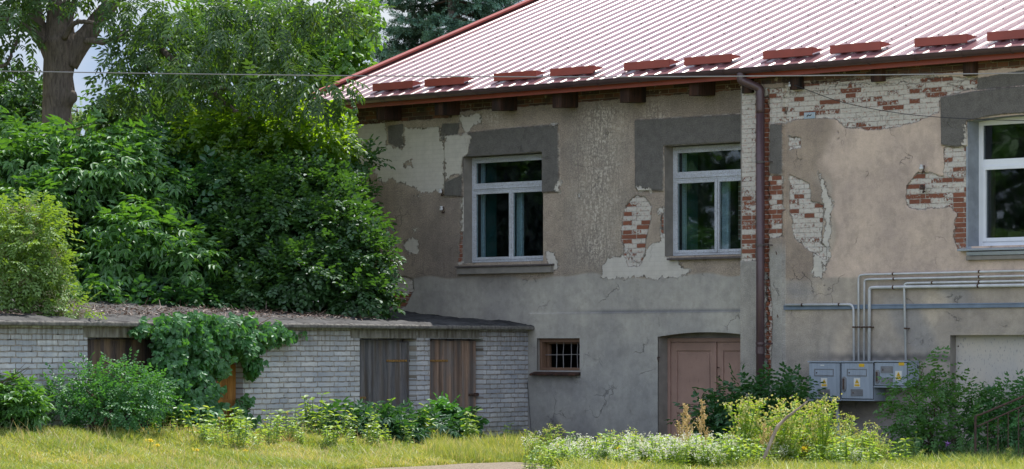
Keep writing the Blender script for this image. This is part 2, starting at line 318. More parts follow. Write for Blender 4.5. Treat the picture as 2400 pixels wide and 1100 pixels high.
M['osb'] = osb()
M['cabinet'] = simple('grey_cabinet_plastic', (.30, .345, .40), .5, .18, 3.5, bump=.25, stretch=(9, 9, .6))
M['cab_dark'] = simple('dusty_cabinet_window', (.20, .20, .205), .5, .3, 8)
M['cab_line'] = simple('cabinet_seam', (.05, .052, .06), .6)
M['yellow'] = simple('yellow_sticker', (.62, .38, .02), .5, .08, 9, bump=0)
M['sticker'] = simple('white_sticker', (.62, .62, .58), .5, .08, 9, bump=0)
M['black'] = simple('black_print', (.015, .015, .015), .5)
M['conduit'] = simple('pale_conduit_plastic', (.52, .53, .54), .45, .22, 5, bump=.05)
M['bluegrey'] = simple('blue_grey_tray_paint', (.17, .22, .29), .5, .25, 5, bump=.1)
M['rust'] = simple('rusty_iron', (.085, .045, .03), .85, .5, 30, bump=.6, c2=(.035, .022, .02))
M['ochre_iron'] = simple('ochre_painted_hinge', (.36, .20, .045), .6, .4, 20, c2=(.16, .08, .03))
M['porcelain'] = simple('white_porcelain', (.55, .55, .55), .25, .3, 20, bump=0)
M['wire'] = simple('grey_cable', (.24, .23, .23), .5, .2, 4)
M['darkwire'] = simple('dark_wire', (.03, .03, .035), .6)
M['plaque'] = simple('faded_blue_plate', (.22, .32, .42), .5, .3, 30, c2=(.40, .42, .42))
M['bark'] = None
def bark(name, a, b):
    n = NT(name); v = n.obj(); g = n.noise(n.vmap(v, (9, 9, 1.6)), 2.4, 7, .7, .6); k = n.noise(v, 1.4, 5)
    c = n.mix(n.rng(g, .35, .65), a, b); c = n.mix(n.rng(k, .5, .7), c, tuple(q * .7 for q in b)); c = n.mix(n.rng(n.noise(v, 5, 5, .7), .62, .7), c, (.10, .11, .045))
    return n.pbr(c, .95, n.bump(g, 1, .03), spec=.2)
M['bark'] = bark('grey_ash_bark', (.085, .068, .058), (.22, .18, .15)); M['twig'] = bark('brown_twig_bark', (.05, .035, .025), (.13, .095, .07))
M['drytwig'] = simple('dry_grass_stem', (.30, .24, .15), .8, .3, 10)
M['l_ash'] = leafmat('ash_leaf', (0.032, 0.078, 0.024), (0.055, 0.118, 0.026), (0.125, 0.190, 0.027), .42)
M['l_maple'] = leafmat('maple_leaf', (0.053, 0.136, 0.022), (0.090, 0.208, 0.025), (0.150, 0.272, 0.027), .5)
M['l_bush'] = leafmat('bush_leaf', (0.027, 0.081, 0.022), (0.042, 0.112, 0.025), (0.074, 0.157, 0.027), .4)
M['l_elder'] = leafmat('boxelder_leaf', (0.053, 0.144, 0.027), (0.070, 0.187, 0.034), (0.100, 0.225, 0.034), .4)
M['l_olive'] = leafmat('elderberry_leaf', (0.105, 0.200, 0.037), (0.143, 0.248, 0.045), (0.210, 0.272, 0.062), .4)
M['l_lime'] = leafmat('sunlit_shrub_leaf', (.070, .160, .020), (.11, .21, .020), (.15, .24, .022), .66, (2.6, 2.2, .4))  # sunlit copy of the shrub leaf: backlight put into its colour
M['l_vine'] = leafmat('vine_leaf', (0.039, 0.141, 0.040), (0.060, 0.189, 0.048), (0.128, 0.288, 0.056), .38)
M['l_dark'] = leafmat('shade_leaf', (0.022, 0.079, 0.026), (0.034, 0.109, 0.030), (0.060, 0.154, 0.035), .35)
M['l_spruce'] = leafmat('spruce_needles', (0.033, 0.072, 0.040), (0.053, 0.104, 0.062), (0.180, 0.336, 0.250), .15, (1, 1, 1))
M['l_weed'] = leafmat('weed_leaf', (.17, .29, .035), (.25, .38, .045), (.36, .44, .12), .45)
M['l_nettle'] = leafmat('nettle_leaf', (.13, .24, .045), (.21, .33, .065), (.36, .44, .18), .45, gloss=.08)
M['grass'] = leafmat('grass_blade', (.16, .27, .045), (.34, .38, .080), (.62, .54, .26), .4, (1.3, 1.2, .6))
M['drygrass'] = leafmat('straw_blade', (.42, .38, .16), (.55, .46, .24), (.62, .50, .30), .4, (1.1, 1, .8))
M['grass_shade'] = leafmat('lush_grass_blade', (.055, .125, .030), (.08, .16, .035), (.2, .2, .08), .4)  # darker copy of the grass: the house's shade put into its colour
M['f_white'] = leafmat('white_floret', (.74, .72, .58), (.82, .80, .70), (.58, .58, .28), .3, (1, 1, 1))
M['f_yellow'] = leafmat('yellow_green_floret', (.36, .38, .10), (.50, .46, .15), (.62, .50, .25), .35, (1.1, 1.1, .7))
M['f_gold'] = leafmat('yellow_flower', (.65, .50, .02), (.70, .55, .03), (.7, .45, .02), .2, (1, 1, 1))
M['f_tan'] = leafmat('tan_seed', (.52, .38, .15), (.62, .46, .20), (.62, .42, .24), .35, (1, 1, 1))
M['f_purple'] = leafmat('purple_floret', (.22, .09, .30), (.30, .14, .40), (.35, .2, .4), .2, (1, 1, 1))
M['f_elder'] = leafmat('elder_umbel', (.20, .19, .09), (.26, .24, .12), (.30, .27, .15), .3, (1, 1, 1))
M['litter'] = leafmat('dry_litter', (.13, .09, .07), (.20, .14, .11), (.10, .07, .05), .1, (1, 1, 1))
def groundmat():
    n = NT('meadow_soil'); v = n.obj(); a = n.noise(v, .7, 6); b = n.noise(v, 9, 6)
    c = n.mix(n.rng(b, .35, .65), (.17, .19, .055), (.24, .22, .09)); c = n.mix(n.rng(a, .5, .7), c, (.20, .165, .09)); return n.pbr(c, .95, n.bump(b, .8, .05))
M['ground'] = groundmat()
M['sand'] = simple('pale_sandy_path', (.36, .29, .215), .95, .45, 22, bump=1, bd=.03)

# ------------------------------------------------------------------ numpy helpers
def sdist(P, poly):                                   # signed distance in px, positive inside
    poly = np.asarray(poly, float); d2 = np.full(len(P), 1e18); ins = np.zeros(len(P), bool)
    for i in range(len(poly)):
        a, b = poly[i], poly[(i + 1) % len(poly)]; ab = b - a; ap = P - a
        t = np.clip((ap @ ab) / max(ab @ ab, 1e-9), 0, 1); q = ap - t[:, None] * ab; d2 = np.minimum(d2, (q ** 2).sum(1))
        c = (a[1] > P[:, 1]) != (b[1] > P[:, 1])
        with np.errstate(divide='ignore', invalid='ignore'): xi = a[0] + (P[:, 1] - a[1]) * (b[0] - a[0]) / (b[1] - a[1])
        ins ^= c & (P[:, 0] < xi)
    return np.where(ins, 1, -1) * np.sqrt(d2)
def msd(P, polys):
    r = np.full(len(P), -60.)
    for p in polys: r = np.maximum(r, sdist(P, p))
    return np.clip(r, -60, 60) / 130.
def axis_lines(a, b, step, extra=()):
    n = max(1, int(round((b - a) / step))); L = list(np.linspace(a, b, n + 1))
    for e in extra:
        if a < e < b: L[int(np.argmin([abs(q - e) for q in L]))] = e
    return np.array(sorted(set(L)))
def wall_grid(name, fr, u0, u1, z0, z1, w, holes, step, mat, parent, paint=None, arch=None):
    us = axis_lines(u0, u1, step, [h[0] for h in holes] + [h[1] for h in holes]); zs = axis_lines(z0, z1, step, [h[2] for h in holes] + [h[3] for h in holes])
    U, Z = np.meshgrid(us, zs); U = U.ravel(); Z = Z.ravel(); W = np.full(len(U), float(w)); nu, nz = len(us), len(zs)
    att = {}
    if paint:
        P = np.stack(fr.px(U, -W, Z), 1); att, dw = paint(P, U, Z); W = W + dw
    keep = np.ones((nz - 1, nu - 1), bool); uc = (us[1:] + us[:-1]) / 2; zc = (zs[1:] + zs[:-1]) / 2
    for h in holes: keep[np.ix_((zc > h[2]) & (zc < h[3]), (uc > h[0]) & (uc < h[1]))] = False
    for h in holes:
        m = (U >= h[0] - .001) & (U <= h[1] + .001) & (Z >= h[2] - .05) & (Z <= h[3] + .05)
        if len(h) > 4 and h[4]:
            top = (np.abs(Z - h[3]) < 1e-6) & (U > h[0]) & (U < h[1]); t = (U - (h[0] + h[1]) / 2) / ((h[1] - h[0]) / 2)
            Zo = Z.copy(); up = (U > h[0]) & (U < h[1]) & (Z >= h[3] - 1e-6) & (Z < h[3] + .35)
            Z = np.where(up, Z + h[4] * (1 - t ** 2) * (1 - (Zo - h[3]) / .35), Z)
    J, I = np.nonzero(keep); a = J * nu + I; Fq = np.stack([a, a + 1, a + nu + 1, a + nu], 1)
    V = np.stack([U, -W, Z], 1); me = mesh_np(name, V, Fq)
    for k, v in att.items():
        if v.ndim == 2:
            at = me.attributes.new(k, 'FLOAT_COLOR', 'POINT'); c = np.ones((len(V), 4), np.float32); c[:, :3] = v; at.data.foreach_set('color', c.ravel())
        else:
            at = me.attributes.new(k, 'FLOAT', 'POINT'); at.data.foreach_set('value', v.astype(np.float32))
    o = link(name, me, mat, parent); return o
def mesh_np(name, V, Fq, rnd=None):
    V = np.ascontiguousarray(V, np.float32); Fq = np.ascontiguousarray(Fq, np.int32); me = bpy.data.meshes.new(name)
    k = Fq.shape[1]; me.vertices.add(len(V)); me.vertices.foreach_set('co', V.ravel()); me.loops.add(Fq.size); me.loops.foreach_set('vertex_index', Fq.ravel())
    me.polygons.add(len(Fq)); me.polygons.foreach_set('loop_start', np.arange(0, Fq.size, k, dtype=np.int32)); me.update(calc_edges=True); me.polygons.foreach_set('use_smooth', [False] * len(Fq))
    if rnd is not None: me.attributes.new('rnd', 'FLOAT', 'POINT').data.foreach_set('value', rnd.astype(np.float32))
    return me
def ground_h(X, Y):
    dx, dy = X - FS.O[0], Y - FS.O[1]; s = dx * FS.ex[0] + dy * FS.ex[1]; t = -(dx * FS.ey[0] + dy * FS.ey[1])
    A = np.interp(s, [-16, -13, -9, -5, -2, 0], [.50, .46, .34, .20, .06, 0]); k = np.clip(1 - t / 4.2, 0, 1); k = k * k * (3 - 2 * k)
    return A * k + .006 * np.sin(X * 1.3 + Y * .7)

# ================================================================== THE HOUSE
WB = .28                                              # the right-hand wing stands this far in front of the left
house = fempty('brick_house', FB)
tag(house, 'old two-storey house with peeling plaster over brick and a pink-red ribbed metal roof', 'house')
uL = FB.u(835); uBs = FB.u(1740, WB); uR = 13.2
zW = 6.12
# openings: u0, u1, z0, z1 on each wall plane
w1 = (FB.u(1087), FB.u(1273), FB.z(1275, 612), FB.z(1270, 357))
w2 = (FB.u(1558), FB.u(1558) + (w1[1] - w1[0]), FB.z(1562, 601), FB.z(1558, 343))
wc = (FB.u(1262), FB.u(1362), FB.z(1362, 869), FB.z(1362, 793))
dr = (FB.u(1545), FB.u(1545) + 2.16, -.3, FB.z(1545, 790), .075)
w3 = (FB.u(2268, WB), FB.u(2268, WB) + 1.9, FB.z(2300, 577, WB), FB.z(2300, 283, WB), .05)
gr = (FB.u(2227, WB), FB.u(2227, WB) + 2.6, -.3, FB.z(2227, 786, WB))
TRIM1 = [(1043, 318), (1170, 303), (1310, 291), (1313, 450), (1269, 452), (1268, 357), (1088, 372), (1085, 461), (1043, 461)]
TRIM2 = [(1489, 282), (1740, 267), (1800, 265), (1800, 330), (1558, 343), (1556, 448), (1497, 448), (1490, 440)]
def paintA(P, U, Z):
    n = len(P); x, y = P[:, 0], P[:, 1]
    b = np.zeros((n, 3)); b[:] = (.345, .288, .236)
    def soft(v, a, c): return np.clip((v - a) / (c - a), 0, 1)[:, None]
    def blend(k, col): b[:] = b * (1 - k) + np.array(col) * k
    nz = np.sin(x * .021 + 1.3) * 6 + np.sin(x * .067) * 4 + np.sin(y * .05 + x * .03) * 5
    blend(soft(-np.abs(x - 1400 + nz * 3), -110, -40) * soft(y, 230, 260), (.268, .234, .200))
    blend(soft(-x, -960 + 0, -880) * soft(y, 400, 440), (.235, .190, .165))
    blend(soft(-np.abs(x + (y - 500) * .05 - 948 + nz), -24, -10) * soft(y, 440, 470), (.34, .285, .235))
    blend(soft(-np.abs(x - 1030 + nz * 2), -70, -30) * soft(y, 440, 470), (.235, .198, .172))
    yl = 650 - (x - 1200) * .010 + nz * .6
    blend(soft(y - yl, -2, 2), (.35, .335, .305)); blend(soft(y - yl, 8, 60), (.385, .368, .332))
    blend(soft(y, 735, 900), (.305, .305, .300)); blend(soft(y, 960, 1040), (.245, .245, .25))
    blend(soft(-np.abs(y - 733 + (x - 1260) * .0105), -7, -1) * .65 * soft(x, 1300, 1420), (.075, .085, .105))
    blend(np.clip(sdist(P, [(1268, 1045), (1290, 985), (1300, 965), (1318, 990), (1345, 1045)]) / 6, 0, 1)[:, None] * .8, (.16, .16, .17))
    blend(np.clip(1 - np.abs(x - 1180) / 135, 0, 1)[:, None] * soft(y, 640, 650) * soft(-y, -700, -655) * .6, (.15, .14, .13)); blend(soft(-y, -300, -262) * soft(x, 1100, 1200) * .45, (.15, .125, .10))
    rough = np.clip((yl - y) / 4, 0, 1) * .9 + .1
    dark = msd(P, [TRIM1, TRIM2, [(908, 295), (945, 290), (948, 345), (935, 350), (910, 335)], [(1036, 290), (1078, 288), (1074, 315), (1040, 330), (1030, 325)]])
    fell = [[(1043, 319), (1092, 313), (1104, 320), (1100, 360), (1086, 374), (1083, 408), (1062, 414), (1046, 426)], [(1048, 426), (1060, 413), (1074, 404), (1080, 412)]]
    dark = np.minimum(dark, -msd(P, fell))
    wash = msd(P, [[(833, 285), (903, 284), (906, 336), (924, 348), (942, 352), (950, 300), (1034, 300), (1032, 328), (1042, 334), (1042, 432), (1030, 447), (1006, 452), (985, 448), (962, 436), (948, 430), (932, 428), (920, 414), (905, 426), (890, 428), (878, 395), (862, 384), (833, 392)],
        [(1075, 270), (1130, 268), (1128, 288), (1112, 292), (1096, 308), (1082, 300)],
        [(944, 566), (968, 556), (985, 570), (980, 592), (962, 597), (948, 586)], [(968, 456), (982, 455), (982, 465), (970, 466)], [(966, 536), (978, 535), (972, 546)],
        [(1085, 462), (1106, 455), (1112, 618), (1075, 618), (1082, 540), (1080, 500)],
        [(1280, 590), (1298, 592), (1312, 622), (1308, 636), (1296, 636), (1282, 612)],
        [(1408, 652), (1410, 625), (1425, 606), (1455, 600), (1470, 592), (1498, 622), (1508, 600), (1520, 580), (1545, 566), (1549, 520), (1543, 490), (1560, 480), (1562, 600), (1592, 618), (1622, 640), (1600, 648), (1540, 655), (1500, 648), (1440, 655)],
        [(1496, 438), (1532, 442), (1530, 450), (1500, 450)], [(1288, 290), (1310, 291), (1311, 300), (1300, 296)], [(1302, 440), (1313, 425), (1315, 452), (1300, 452)], [(1354, 455), (1360, 455), (1358, 470)]] + [fell[0]])
    wash = np.minimum(wash, -msd(P, [[(948, 380), (965, 376), (968, 390), (950, 392)]]))
    bw = msd(P, [[(1458, 565), (1455, 530), (1462, 500), (1468, 475), (1490, 458), (1510, 462), (1526, 482), (1524, 515), (1514, 560), (1510, 600), (1498, 624), (1472, 625), (1463, 600)],
        [(905, 722), (912, 690), (918, 650), (950, 648), (968, 656), (970, 680), (952, 716), (948, 722)], [(1074, 615), (1080, 545), (1088, 545), (1090, 610)], [(1549, 500), (1560, 500), (1560, 545), (1550, 550)]])
    bare = np.full(n, .75); bare[(x > 1440) & (x < 1530)] = np.interp(y[(x > 1440) & (x < 1530)], [455, 500, 540, 590, 620], [.15, .50, .60, .48, .22]); bare[(x < 1000) & (y < 685)] = .1; bare[(x > 1000) & (x < 1100)] = .8
    eave = 279 - (x - 835) * .078
    top = np.clip((eave + np.where(x < 1060, 12, 0) + 2 - y), -60, 60) / 130.
    scr = np.clip(1 - np.abs(x - 1405 + (y - 400) * .05) / 85, 0, 1) * np.clip((y - 235) / 30, 0, 1) * np.clip((650 - y) / 60, 0, 1)
    scr = np.maximum(scr, np.clip(1 - np.abs(x - 1535) / 45, 0, 1) * np.clip(1 - np.abs(y - 275) / 55, 0, 1)); scr = np.maximum(scr, np.clip(1 - np.abs(x - 1150) / 40, 0, 1) * np.clip(1 - np.abs(y - 275) / 30, 0, 1)) * .9
    dw = .032 * np.clip(msd(P, [TRIM1, TRIM2]) / .02 + .5, 0, 1) + .035 * np.clip((y - 733 + (x - 1260) * .0105) / 3, 0, 1) * (x > 1240)
    dw -= .016 * np.clip(bw / .03 + .5, 0, 1)
    return dict(basecol=b, dark=dark, wash=wash, bw=bw, bare=bare, top=top, rough=rough, scratch=scr), dw
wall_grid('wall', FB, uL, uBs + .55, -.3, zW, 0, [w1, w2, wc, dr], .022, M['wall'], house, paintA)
QUOIN = [(2205, 228), (2290, 213), (2420, 199), (2420, 272), (2340, 276), (2268, 285), (2266, 342), (2240, 346), (2207, 340)]
def paintB(P, U, Z):
    n = len(P); x, y = P[:, 0], P[:, 1]
    b = np.zeros((n, 3)); b[:] = (.50, .40, .335)
    def soft(v, a, c): return np.clip((v - a) / (c - a), 0, 1)[:, None]
    def blend(k, col): b[:] = b * (1 - k) + np.array(col) * k
    nz = np.sin(x * .021 + 1.3) * 6 + np.sin(x * .067) * 4 + np.sin(y * .05 + x * .03) * 7 + np.sin(y * .021) * 9
    blend(soft(-(x + nz * 1.2), -1945, -1925), (.32, .258, .208)); blend(soft(-np.abs(x + nz - 1925), -16, -6) * .8 * soft(y, 400, 430), (.44, .38, .32))
    yl = 652 - (x - 1840) * .012 + nz * .4
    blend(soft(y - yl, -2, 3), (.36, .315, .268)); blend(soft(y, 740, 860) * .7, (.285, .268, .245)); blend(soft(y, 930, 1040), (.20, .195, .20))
    cr = np.clip(np.sin(x * .023 - y * .017 + 1) + np.sin(x * .041 + y * .026) - .7, 0, 1)[:, None] * soft(y, 640, 670) * soft(-y, -900, -840); blend(cr * .7, (.47, .40, .32))
    k = np.clip(np.sin(x * .017 + y * .012) + np.sin(x * .035 - y * .03) - .4, 0, 1)[:, None] * soft(y, 650, 680)
    blend(k * .6, (.26, .26, .265))
    pil = (x < 1842); blend((pil & (y > 560))[:, None] * soft(y, 555, 600), (.33, .318, .292)); blend((x < 1775)[:, None] * soft(y, 600, 640), (.33, .31, .28))
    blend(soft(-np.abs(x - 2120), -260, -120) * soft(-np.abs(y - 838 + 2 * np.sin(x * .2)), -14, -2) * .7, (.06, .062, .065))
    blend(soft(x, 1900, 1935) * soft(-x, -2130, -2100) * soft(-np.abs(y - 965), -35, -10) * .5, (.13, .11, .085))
    yr = np.clip((y - 170) / 200, 0, 1)
    rough = np.where(x < 1930, .5, .18)
    dark = msd(P, [QUOIN, [(1808, 290), (1838, 292), (1838, 410), (1808, 408)], [(2212, 402), (2262, 402), (2264, 416), (2225, 418)], [(2212, 196), (2255, 190), (2420, 160), (2420, 199), (2290, 212), (2250, 205)]])
    bw = msd(P, [[(1700, 208), (1776, 206), (1776, 612), (1700, 612)], [(1776, 230), (1806, 225), (1806, 640), (1812, 700), (1815, 760), (1808, 905), (1798, 905), (1798, 640), (1776, 612)],
        [(1804, 208), (1842, 206), (1842, 290), (1806, 290)], [(1804, 410), (1838, 412), (1838, 555), (1806, 560)],
        [(1842, 200), (1960, 186), (2215, 180), (2290, 182), (2290, 205), (2205, 228), (2200, 262), (2150, 285), (2090, 300), (2040, 305), (1985, 300), (1955, 278), (1900, 276), (1842, 285)],
        [(1848, 320), (1876, 322), (1876, 345), (1850, 352)], [(1850, 410), (1896, 430), (1900, 470), (1930, 480), (1925, 570), (1938, 580), (1936, 610), (1900, 590), (1862, 560), (1852, 500)],
        [(2122, 440), (2150, 405), (2180, 405), (2212, 415), (2212, 345), (2270, 345), (2275, 585), (2245, 585), (2235, 560), (2240, 500), (2225, 484), (2150, 492), (2125, 485)]])
    wash = msd(P, [[(2262, 290), (2274, 296), (2286, 350), (2284, 440), (2276, 560), (2284, 572), (2266, 580)], [(1776, 206), (1806, 206), (1806, 230), (1776, 228)], [(1906, 590), (1930, 600), (1928, 655), (1905, 650)], [(1918, 400), (1930, 420), (1950, 470), (1944, 600), (1932, 640), (1922, 600), (1934, 520), (1925, 450)], [(1848, 205), (1990, 186), (2000, 196), (1850, 222)],
        [(2258, 186), (2292, 184), (2290, 208), (2240, 212)], [(2010, 180), (2200, 176), (2200, 190), (2000, 200)]])
    bare = np.full(n, .34); bare[x < 1776] = .18; bare[(x < 1776) & (y > 440)] = .52; bare[(x >= 1776) & (x < 1808)] = .95; bare[(x > 1804) & (x < 1842) & (y > 400)] = .55
    bare[(x > 1842) & (y < 310)] = .30; bare[(x > 1842) & (x < 1950) & (y > 310)] = .30; bare[(x > 2100) & (y > 340)] = .38; bare[(x > 2235) & (y > 440)] = .58
    top = np.clip((203 - (x - 1740) * .082 - y + np.where(x > 1900, 8, 0)), -60, 60) / 130.
    dw = .030 * np.clip(msd(P, [QUOIN]) / .02 + .5, 0, 1) - .014 * np.clip(bw / .03 + .5, 0, 1) + .05 * np.clip((1841 - x) / 3, 0, 1)
    dw -= .05 * np.clip(1 - np.abs(x - 1801 - 3 * np.sin(y * .25)) / 5, 0, 1) * (y > 240) * (y < 900)
    return dict(basecol=b, dark=dark, wash=wash, bw=bw, bare=bare, top=top, rough=rough, scratch=np.zeros(n)), dw
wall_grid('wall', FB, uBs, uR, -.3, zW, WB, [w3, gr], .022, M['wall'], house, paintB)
m = MB(); m.box(uL + .02, uL + .42, .02, 10, -.3, zW); m.box(uBs, uBs + .02, -WB - .04, -.01, -.3, zW); m.box(uR - .3, uR, -WB + .01, 10, -.3, zW); m.box(uL, uR, 10, 10.4, -.3, zW)
m.build('side_wall', M['plaster_plain'], house)
def reveal(hole, w, depth, mat, parent, top=True, arch=0):
    u0, u1, z0, z1 = hole[:4]; y0, y1 = -w + .002, -w + depth; m = MB()
    m.box(u0 - .03, u0, y0, y1, z0, z1); m.box(u1, u1 + .03, y0, y1, z0, z1); m.box(u0 - .03, u1 + .03, y0, y1, z0 - .03, z0)
    if arch:
        n = 12; v = []; f = []
        for i in range(n + 1):
            t = -1 + 2 * i / n; zz = z1 + arch * (1 - t * t); v += [(u0 + (u1 - u0) * i / n, y0, zz), (u0 + (u1 - u0) * i / n, y1, zz)]
        m.add(v, [(2 * i, 2 * i + 1, 2 * i + 3, 2 * i + 2) for i in range(n)])
    else: m.box(u0 - .03, u1 + .03, y0, y1, z1, z1 + .03)
    m.build('reveal', mat, parent)
def room(parent, u0, u1, z0, z1, y, depth, teal=None, brickw=None):
    m = MB(); a, b, c, d = u0 - .5, u1 + .6, z0 - .5, z1 + .5; Y0, Y1 = y, y + depth
    m.add([(a, Y0, c), (b, Y0, c), (b, Y0, d), (a, Y0, d), (a, Y1, c), (b, Y1, c), (b, Y1, d), (a, Y1, d)], [(4, 5, 6, 7), (0, 1, 5, 4), (3, 2, 6, 7), (0, 3, 7, 4), (1, 2, 6, 5)])
    m.add([(a, Y0, c), (b, Y0, c), (b, Y0, z0), (a, Y0, z0)], [(0, 1, 2, 3)]); m.add([(a, Y0, z1), (b, Y0, z1), (b, Y0, d), (a, Y0, d)], [(0, 1, 2, 3)])
    m.add([(a, Y0, z0), (u0, Y0, z0), (u0, Y0, z1), (a, Y0, z1)], [(0, 1, 2, 3)]); m.add([(u1, Y0, z0), (b, Y0, z0), (b, Y0, z1), (u1, Y0, z1)], [(0, 1, 2, 3)])
    m.build('room_lining', M['room'], parent)
    if teal: MB().box(u0 + .02, u0 + .05, y + .05, y + .30, z0, z1).build('room_wall', M['teal'], parent)
def old_window(hole, w, ztr, parent, label, brickref=False):
    u0, u1, z0, z1 = hole[:4]; y = -w; W_ = u1 - u0; um = u0 + W_ * .5; t = .055; m = MB()
    m.box(u0, u0 + t, y, y + .09, z0, z1); m.box(u1 - t, u1, y, y + .09, z0, z1); m.box(u0 + t, u1 - t, y, y + .09, z1 - t, z1); m.box(u0 + t, u1 - t, y, y + .09, z0, z0 + .04)
    m.box(u0 + t, u1 - t, y - .012, y + .09, ztr - .045, ztr + .045)
    m.box(u0 + t, u1 - t, y - .025, y - .012, ztr - .012, ztr + .014)
    win = m.build('window', M['white_paint'], parent, .006); tag(win, label)
    def sash(a, b, c, d, nm='sash', yy=.012, s=.05, mat='white_paint'):
        m = MB(); Y0, Y1 = y + yy - .02, y + yy + .035
        m.box(a, a + s, Y0, Y1, c, d); m.box(b - s, b, Y0, Y1, c, d); m.box(a + s, b - s, Y0, Y1, c, c + s); m.box(a + s, b - s, Y0, Y1, d - s, d); m.build(nm, M[mat], win, .005)
        MB().box(a + s - .004, b - s + .004, y + yy + .004, y + yy + .010, c + s - .004, d - s + .004).build('pane', M['glass'], win)
    sash(u0 + t, u1 - t, ztr + .045, z1 - t); sash(u0 + t, um - .002, z0 + .04, ztr - .045); sash(um + .002, u1 - t, z0 + .04, ztr - .045)
    MB().box(um - .022, um + .022, y - .026, y - .009, z0 + .045, ztr - .05).build('cover_strip', M['white_paint'], win, .005)
    yi = y + .20                                       # the inner casement
    m = MB()
    for a, b, c, d in ((u0 + .02, u1 - .02, ztr, z1 - .02), (u0 + .02, um, z0 + .02, ztr), (um, u1 - .02, z0 + .02, ztr)):
        m.box(a, a + .07, yi, yi + .05, c, d); m.box(b - .07, b, yi, yi + .05, c, d); m.box(a + .07, b - .07, yi, yi + .05, c, c + .05); m.box(a + .07, b - .07, yi, yi + .05, d - .05, d)
    m.build('inner_casement', M['white_paint'], win, .004)
    room(win, u0, u1, z0, z1, yi + .06, 3.0, True)
    if brickref: MB().box(u0 + W_ * .60, u0 + W_ * .64, yi + .1, yi + 1.1, z0 + .25, ztr + .1).build('inner_wall', M['inbrick'], win)  # added brick panel standing in for brick mirrored in the right pane
    # things on the inside sill
    return win
D1 = .20
def inset(h, w, fr=FB): return h
win1 = old_window((w1[0], w1[1], w1[2] + .01, w1[3] - .01), -D1, FB.z(1150, 442, -D1), house, 'old white casement window nearer the shed')
reveal(w1, 0, .34, M['plaster_plain'], house)
win2 = old_window((w2[0], w2[1], w2[2] + .01, w2[3] - .01), -D1, FB.z(1620, 416, -D1), house, 'old white casement window half hidden by the brick pier', True)
reveal(w2, 0, .34, M['plaster_plain'], house)
m = MB(); m.prism([(0, .02), (.30, .05), (.30, .07), (0, .045), (-.0, .0)], 0, 0, 1)
def sill(u0, u1, z, out, back, th, mat, slab, parent, w=0, drop=.12):
    m = MB(); m.prism([(-w - out, z - th), (-w - out, z), (-w + back, z + .035), (-w + back, z - th)], 0, u0, u1); m.build('sill', mat, parent, .004)
    if slab: MB().box(u0 + .02, u1 - .02, -w - out + .03, -w + .01, z - th - drop, z - th - .001).build('sill_slab', M['plaster_plain'], parent, .008)
sill(FB.u(1066, .1), FB.u(1290, .1), FB.z(1180, 622, .1), .11, .22, .022, M['dark_metal'], True, house)
sill(FB.u(1562, .08), w2[1] + .1, FB.z(1640, 604, .08), .08, .22, .03, M['dark_metal'], False, house)
# right-hand white plastic window
def plastic_window():
    u0, u1, z0, z1 = w3[:4]; y = -WB + .27; t = .08; ztr = FB.z(2330, 381, WB - .27); m = MB()
    m.box(u0, u0 + t, y, y + .07, z0, z1 + .05); m.box(u1 - t, u1, y, y + .07, z0, z1 + .05); m.box(u0 + t, u1 - t, y, y + .07, z1 - .055, z1 + .05); m.box(u0 + t, u1 - t, y, y + .07, z0, z0 + .07); m.box(u0 + t, u1 - t, y, y + .07, ztr - .05, ztr + .05)
    win = m.build('window', M['pvc'], house, .006); tag(win, 'white plastic window at the right edge')
    MB().box(u0 + t, u1 - t, y + .03, y + .04, ztr + .05, z1 - .055).build('pane', M['glass2'], win)
    m = MB(); s = .06; a, b, c, d = u0 + t, u1 - t, z0 + .07, ztr - .05
    m.box(a, a + s, y - .015, y + .06, c, d); m.box(b - s, b, y - .015, y + .06, c, d); m.box(a + s, b - s, y - .015, y + .06, c, c + s); m.box(a + s, b - s, y - .015, y + .06, d - s, d); m.build('sash', M['pvc'], win, .006)
    MB().box(a + s, b - s, y + .02, y + .03, c + s, d - s).build('pane', M['glass2'], win)
    room(win, u0, u1, z0, z1, y + .08, 2.5)
    MB().box(u0 + .1, u0 + .2, y + .13, y + .16, z0 + .05, ztr).build('inner_frame', M['wood_brown'], win)
    reveal(w3, WB, .30, simple('grey_reveal_render', (.30, .33, .37), .9, .3, 5), win, arch=.05)
    m = MB(); z = FB.z(2300, 583, WB + .1)
    m.prism([(-WB - .10, z - .03), (-WB - .10, z), (-WB + .27, z + .05), (-WB + .27, z - .03)], 0, FB.u(2243, WB + .1), u1); m.prism([(-WB - .07, z - .10), (-WB - .075, z - .045), (-WB + .01, z - .031), (-WB + .01, z - .10)], 0, FB.u(2262, WB + .1), u1)
    m.build('sill', M['galv'], win, .004)
    MB().box(FB.u(2262, WB + .07), u1, -WB - .055, -WB + .01, z - .17, z - .105).build('sill_slab', M['plaster_plain'], win, .008)
plastic_window()
# board closing the ground-floor opening on the right
u0, u1, z0, z1 = gr[:4]
reveal(gr, WB, .20, M['plaster_plain'], house)
MB().box(u0, u1, -WB + .14, -WB + .155, z0, z1).build('boarded_opening', M['osb'], house)
for py in (812, 850, 883): 
    q = FB.p(2246, py, WB - .14); MB().lathe([(.0, .006), (.012, .005), (.014, 0)], (q[0], -WB + .14, q[2]), (0, -1, 0), 8).build('screw', M['rust'], house)
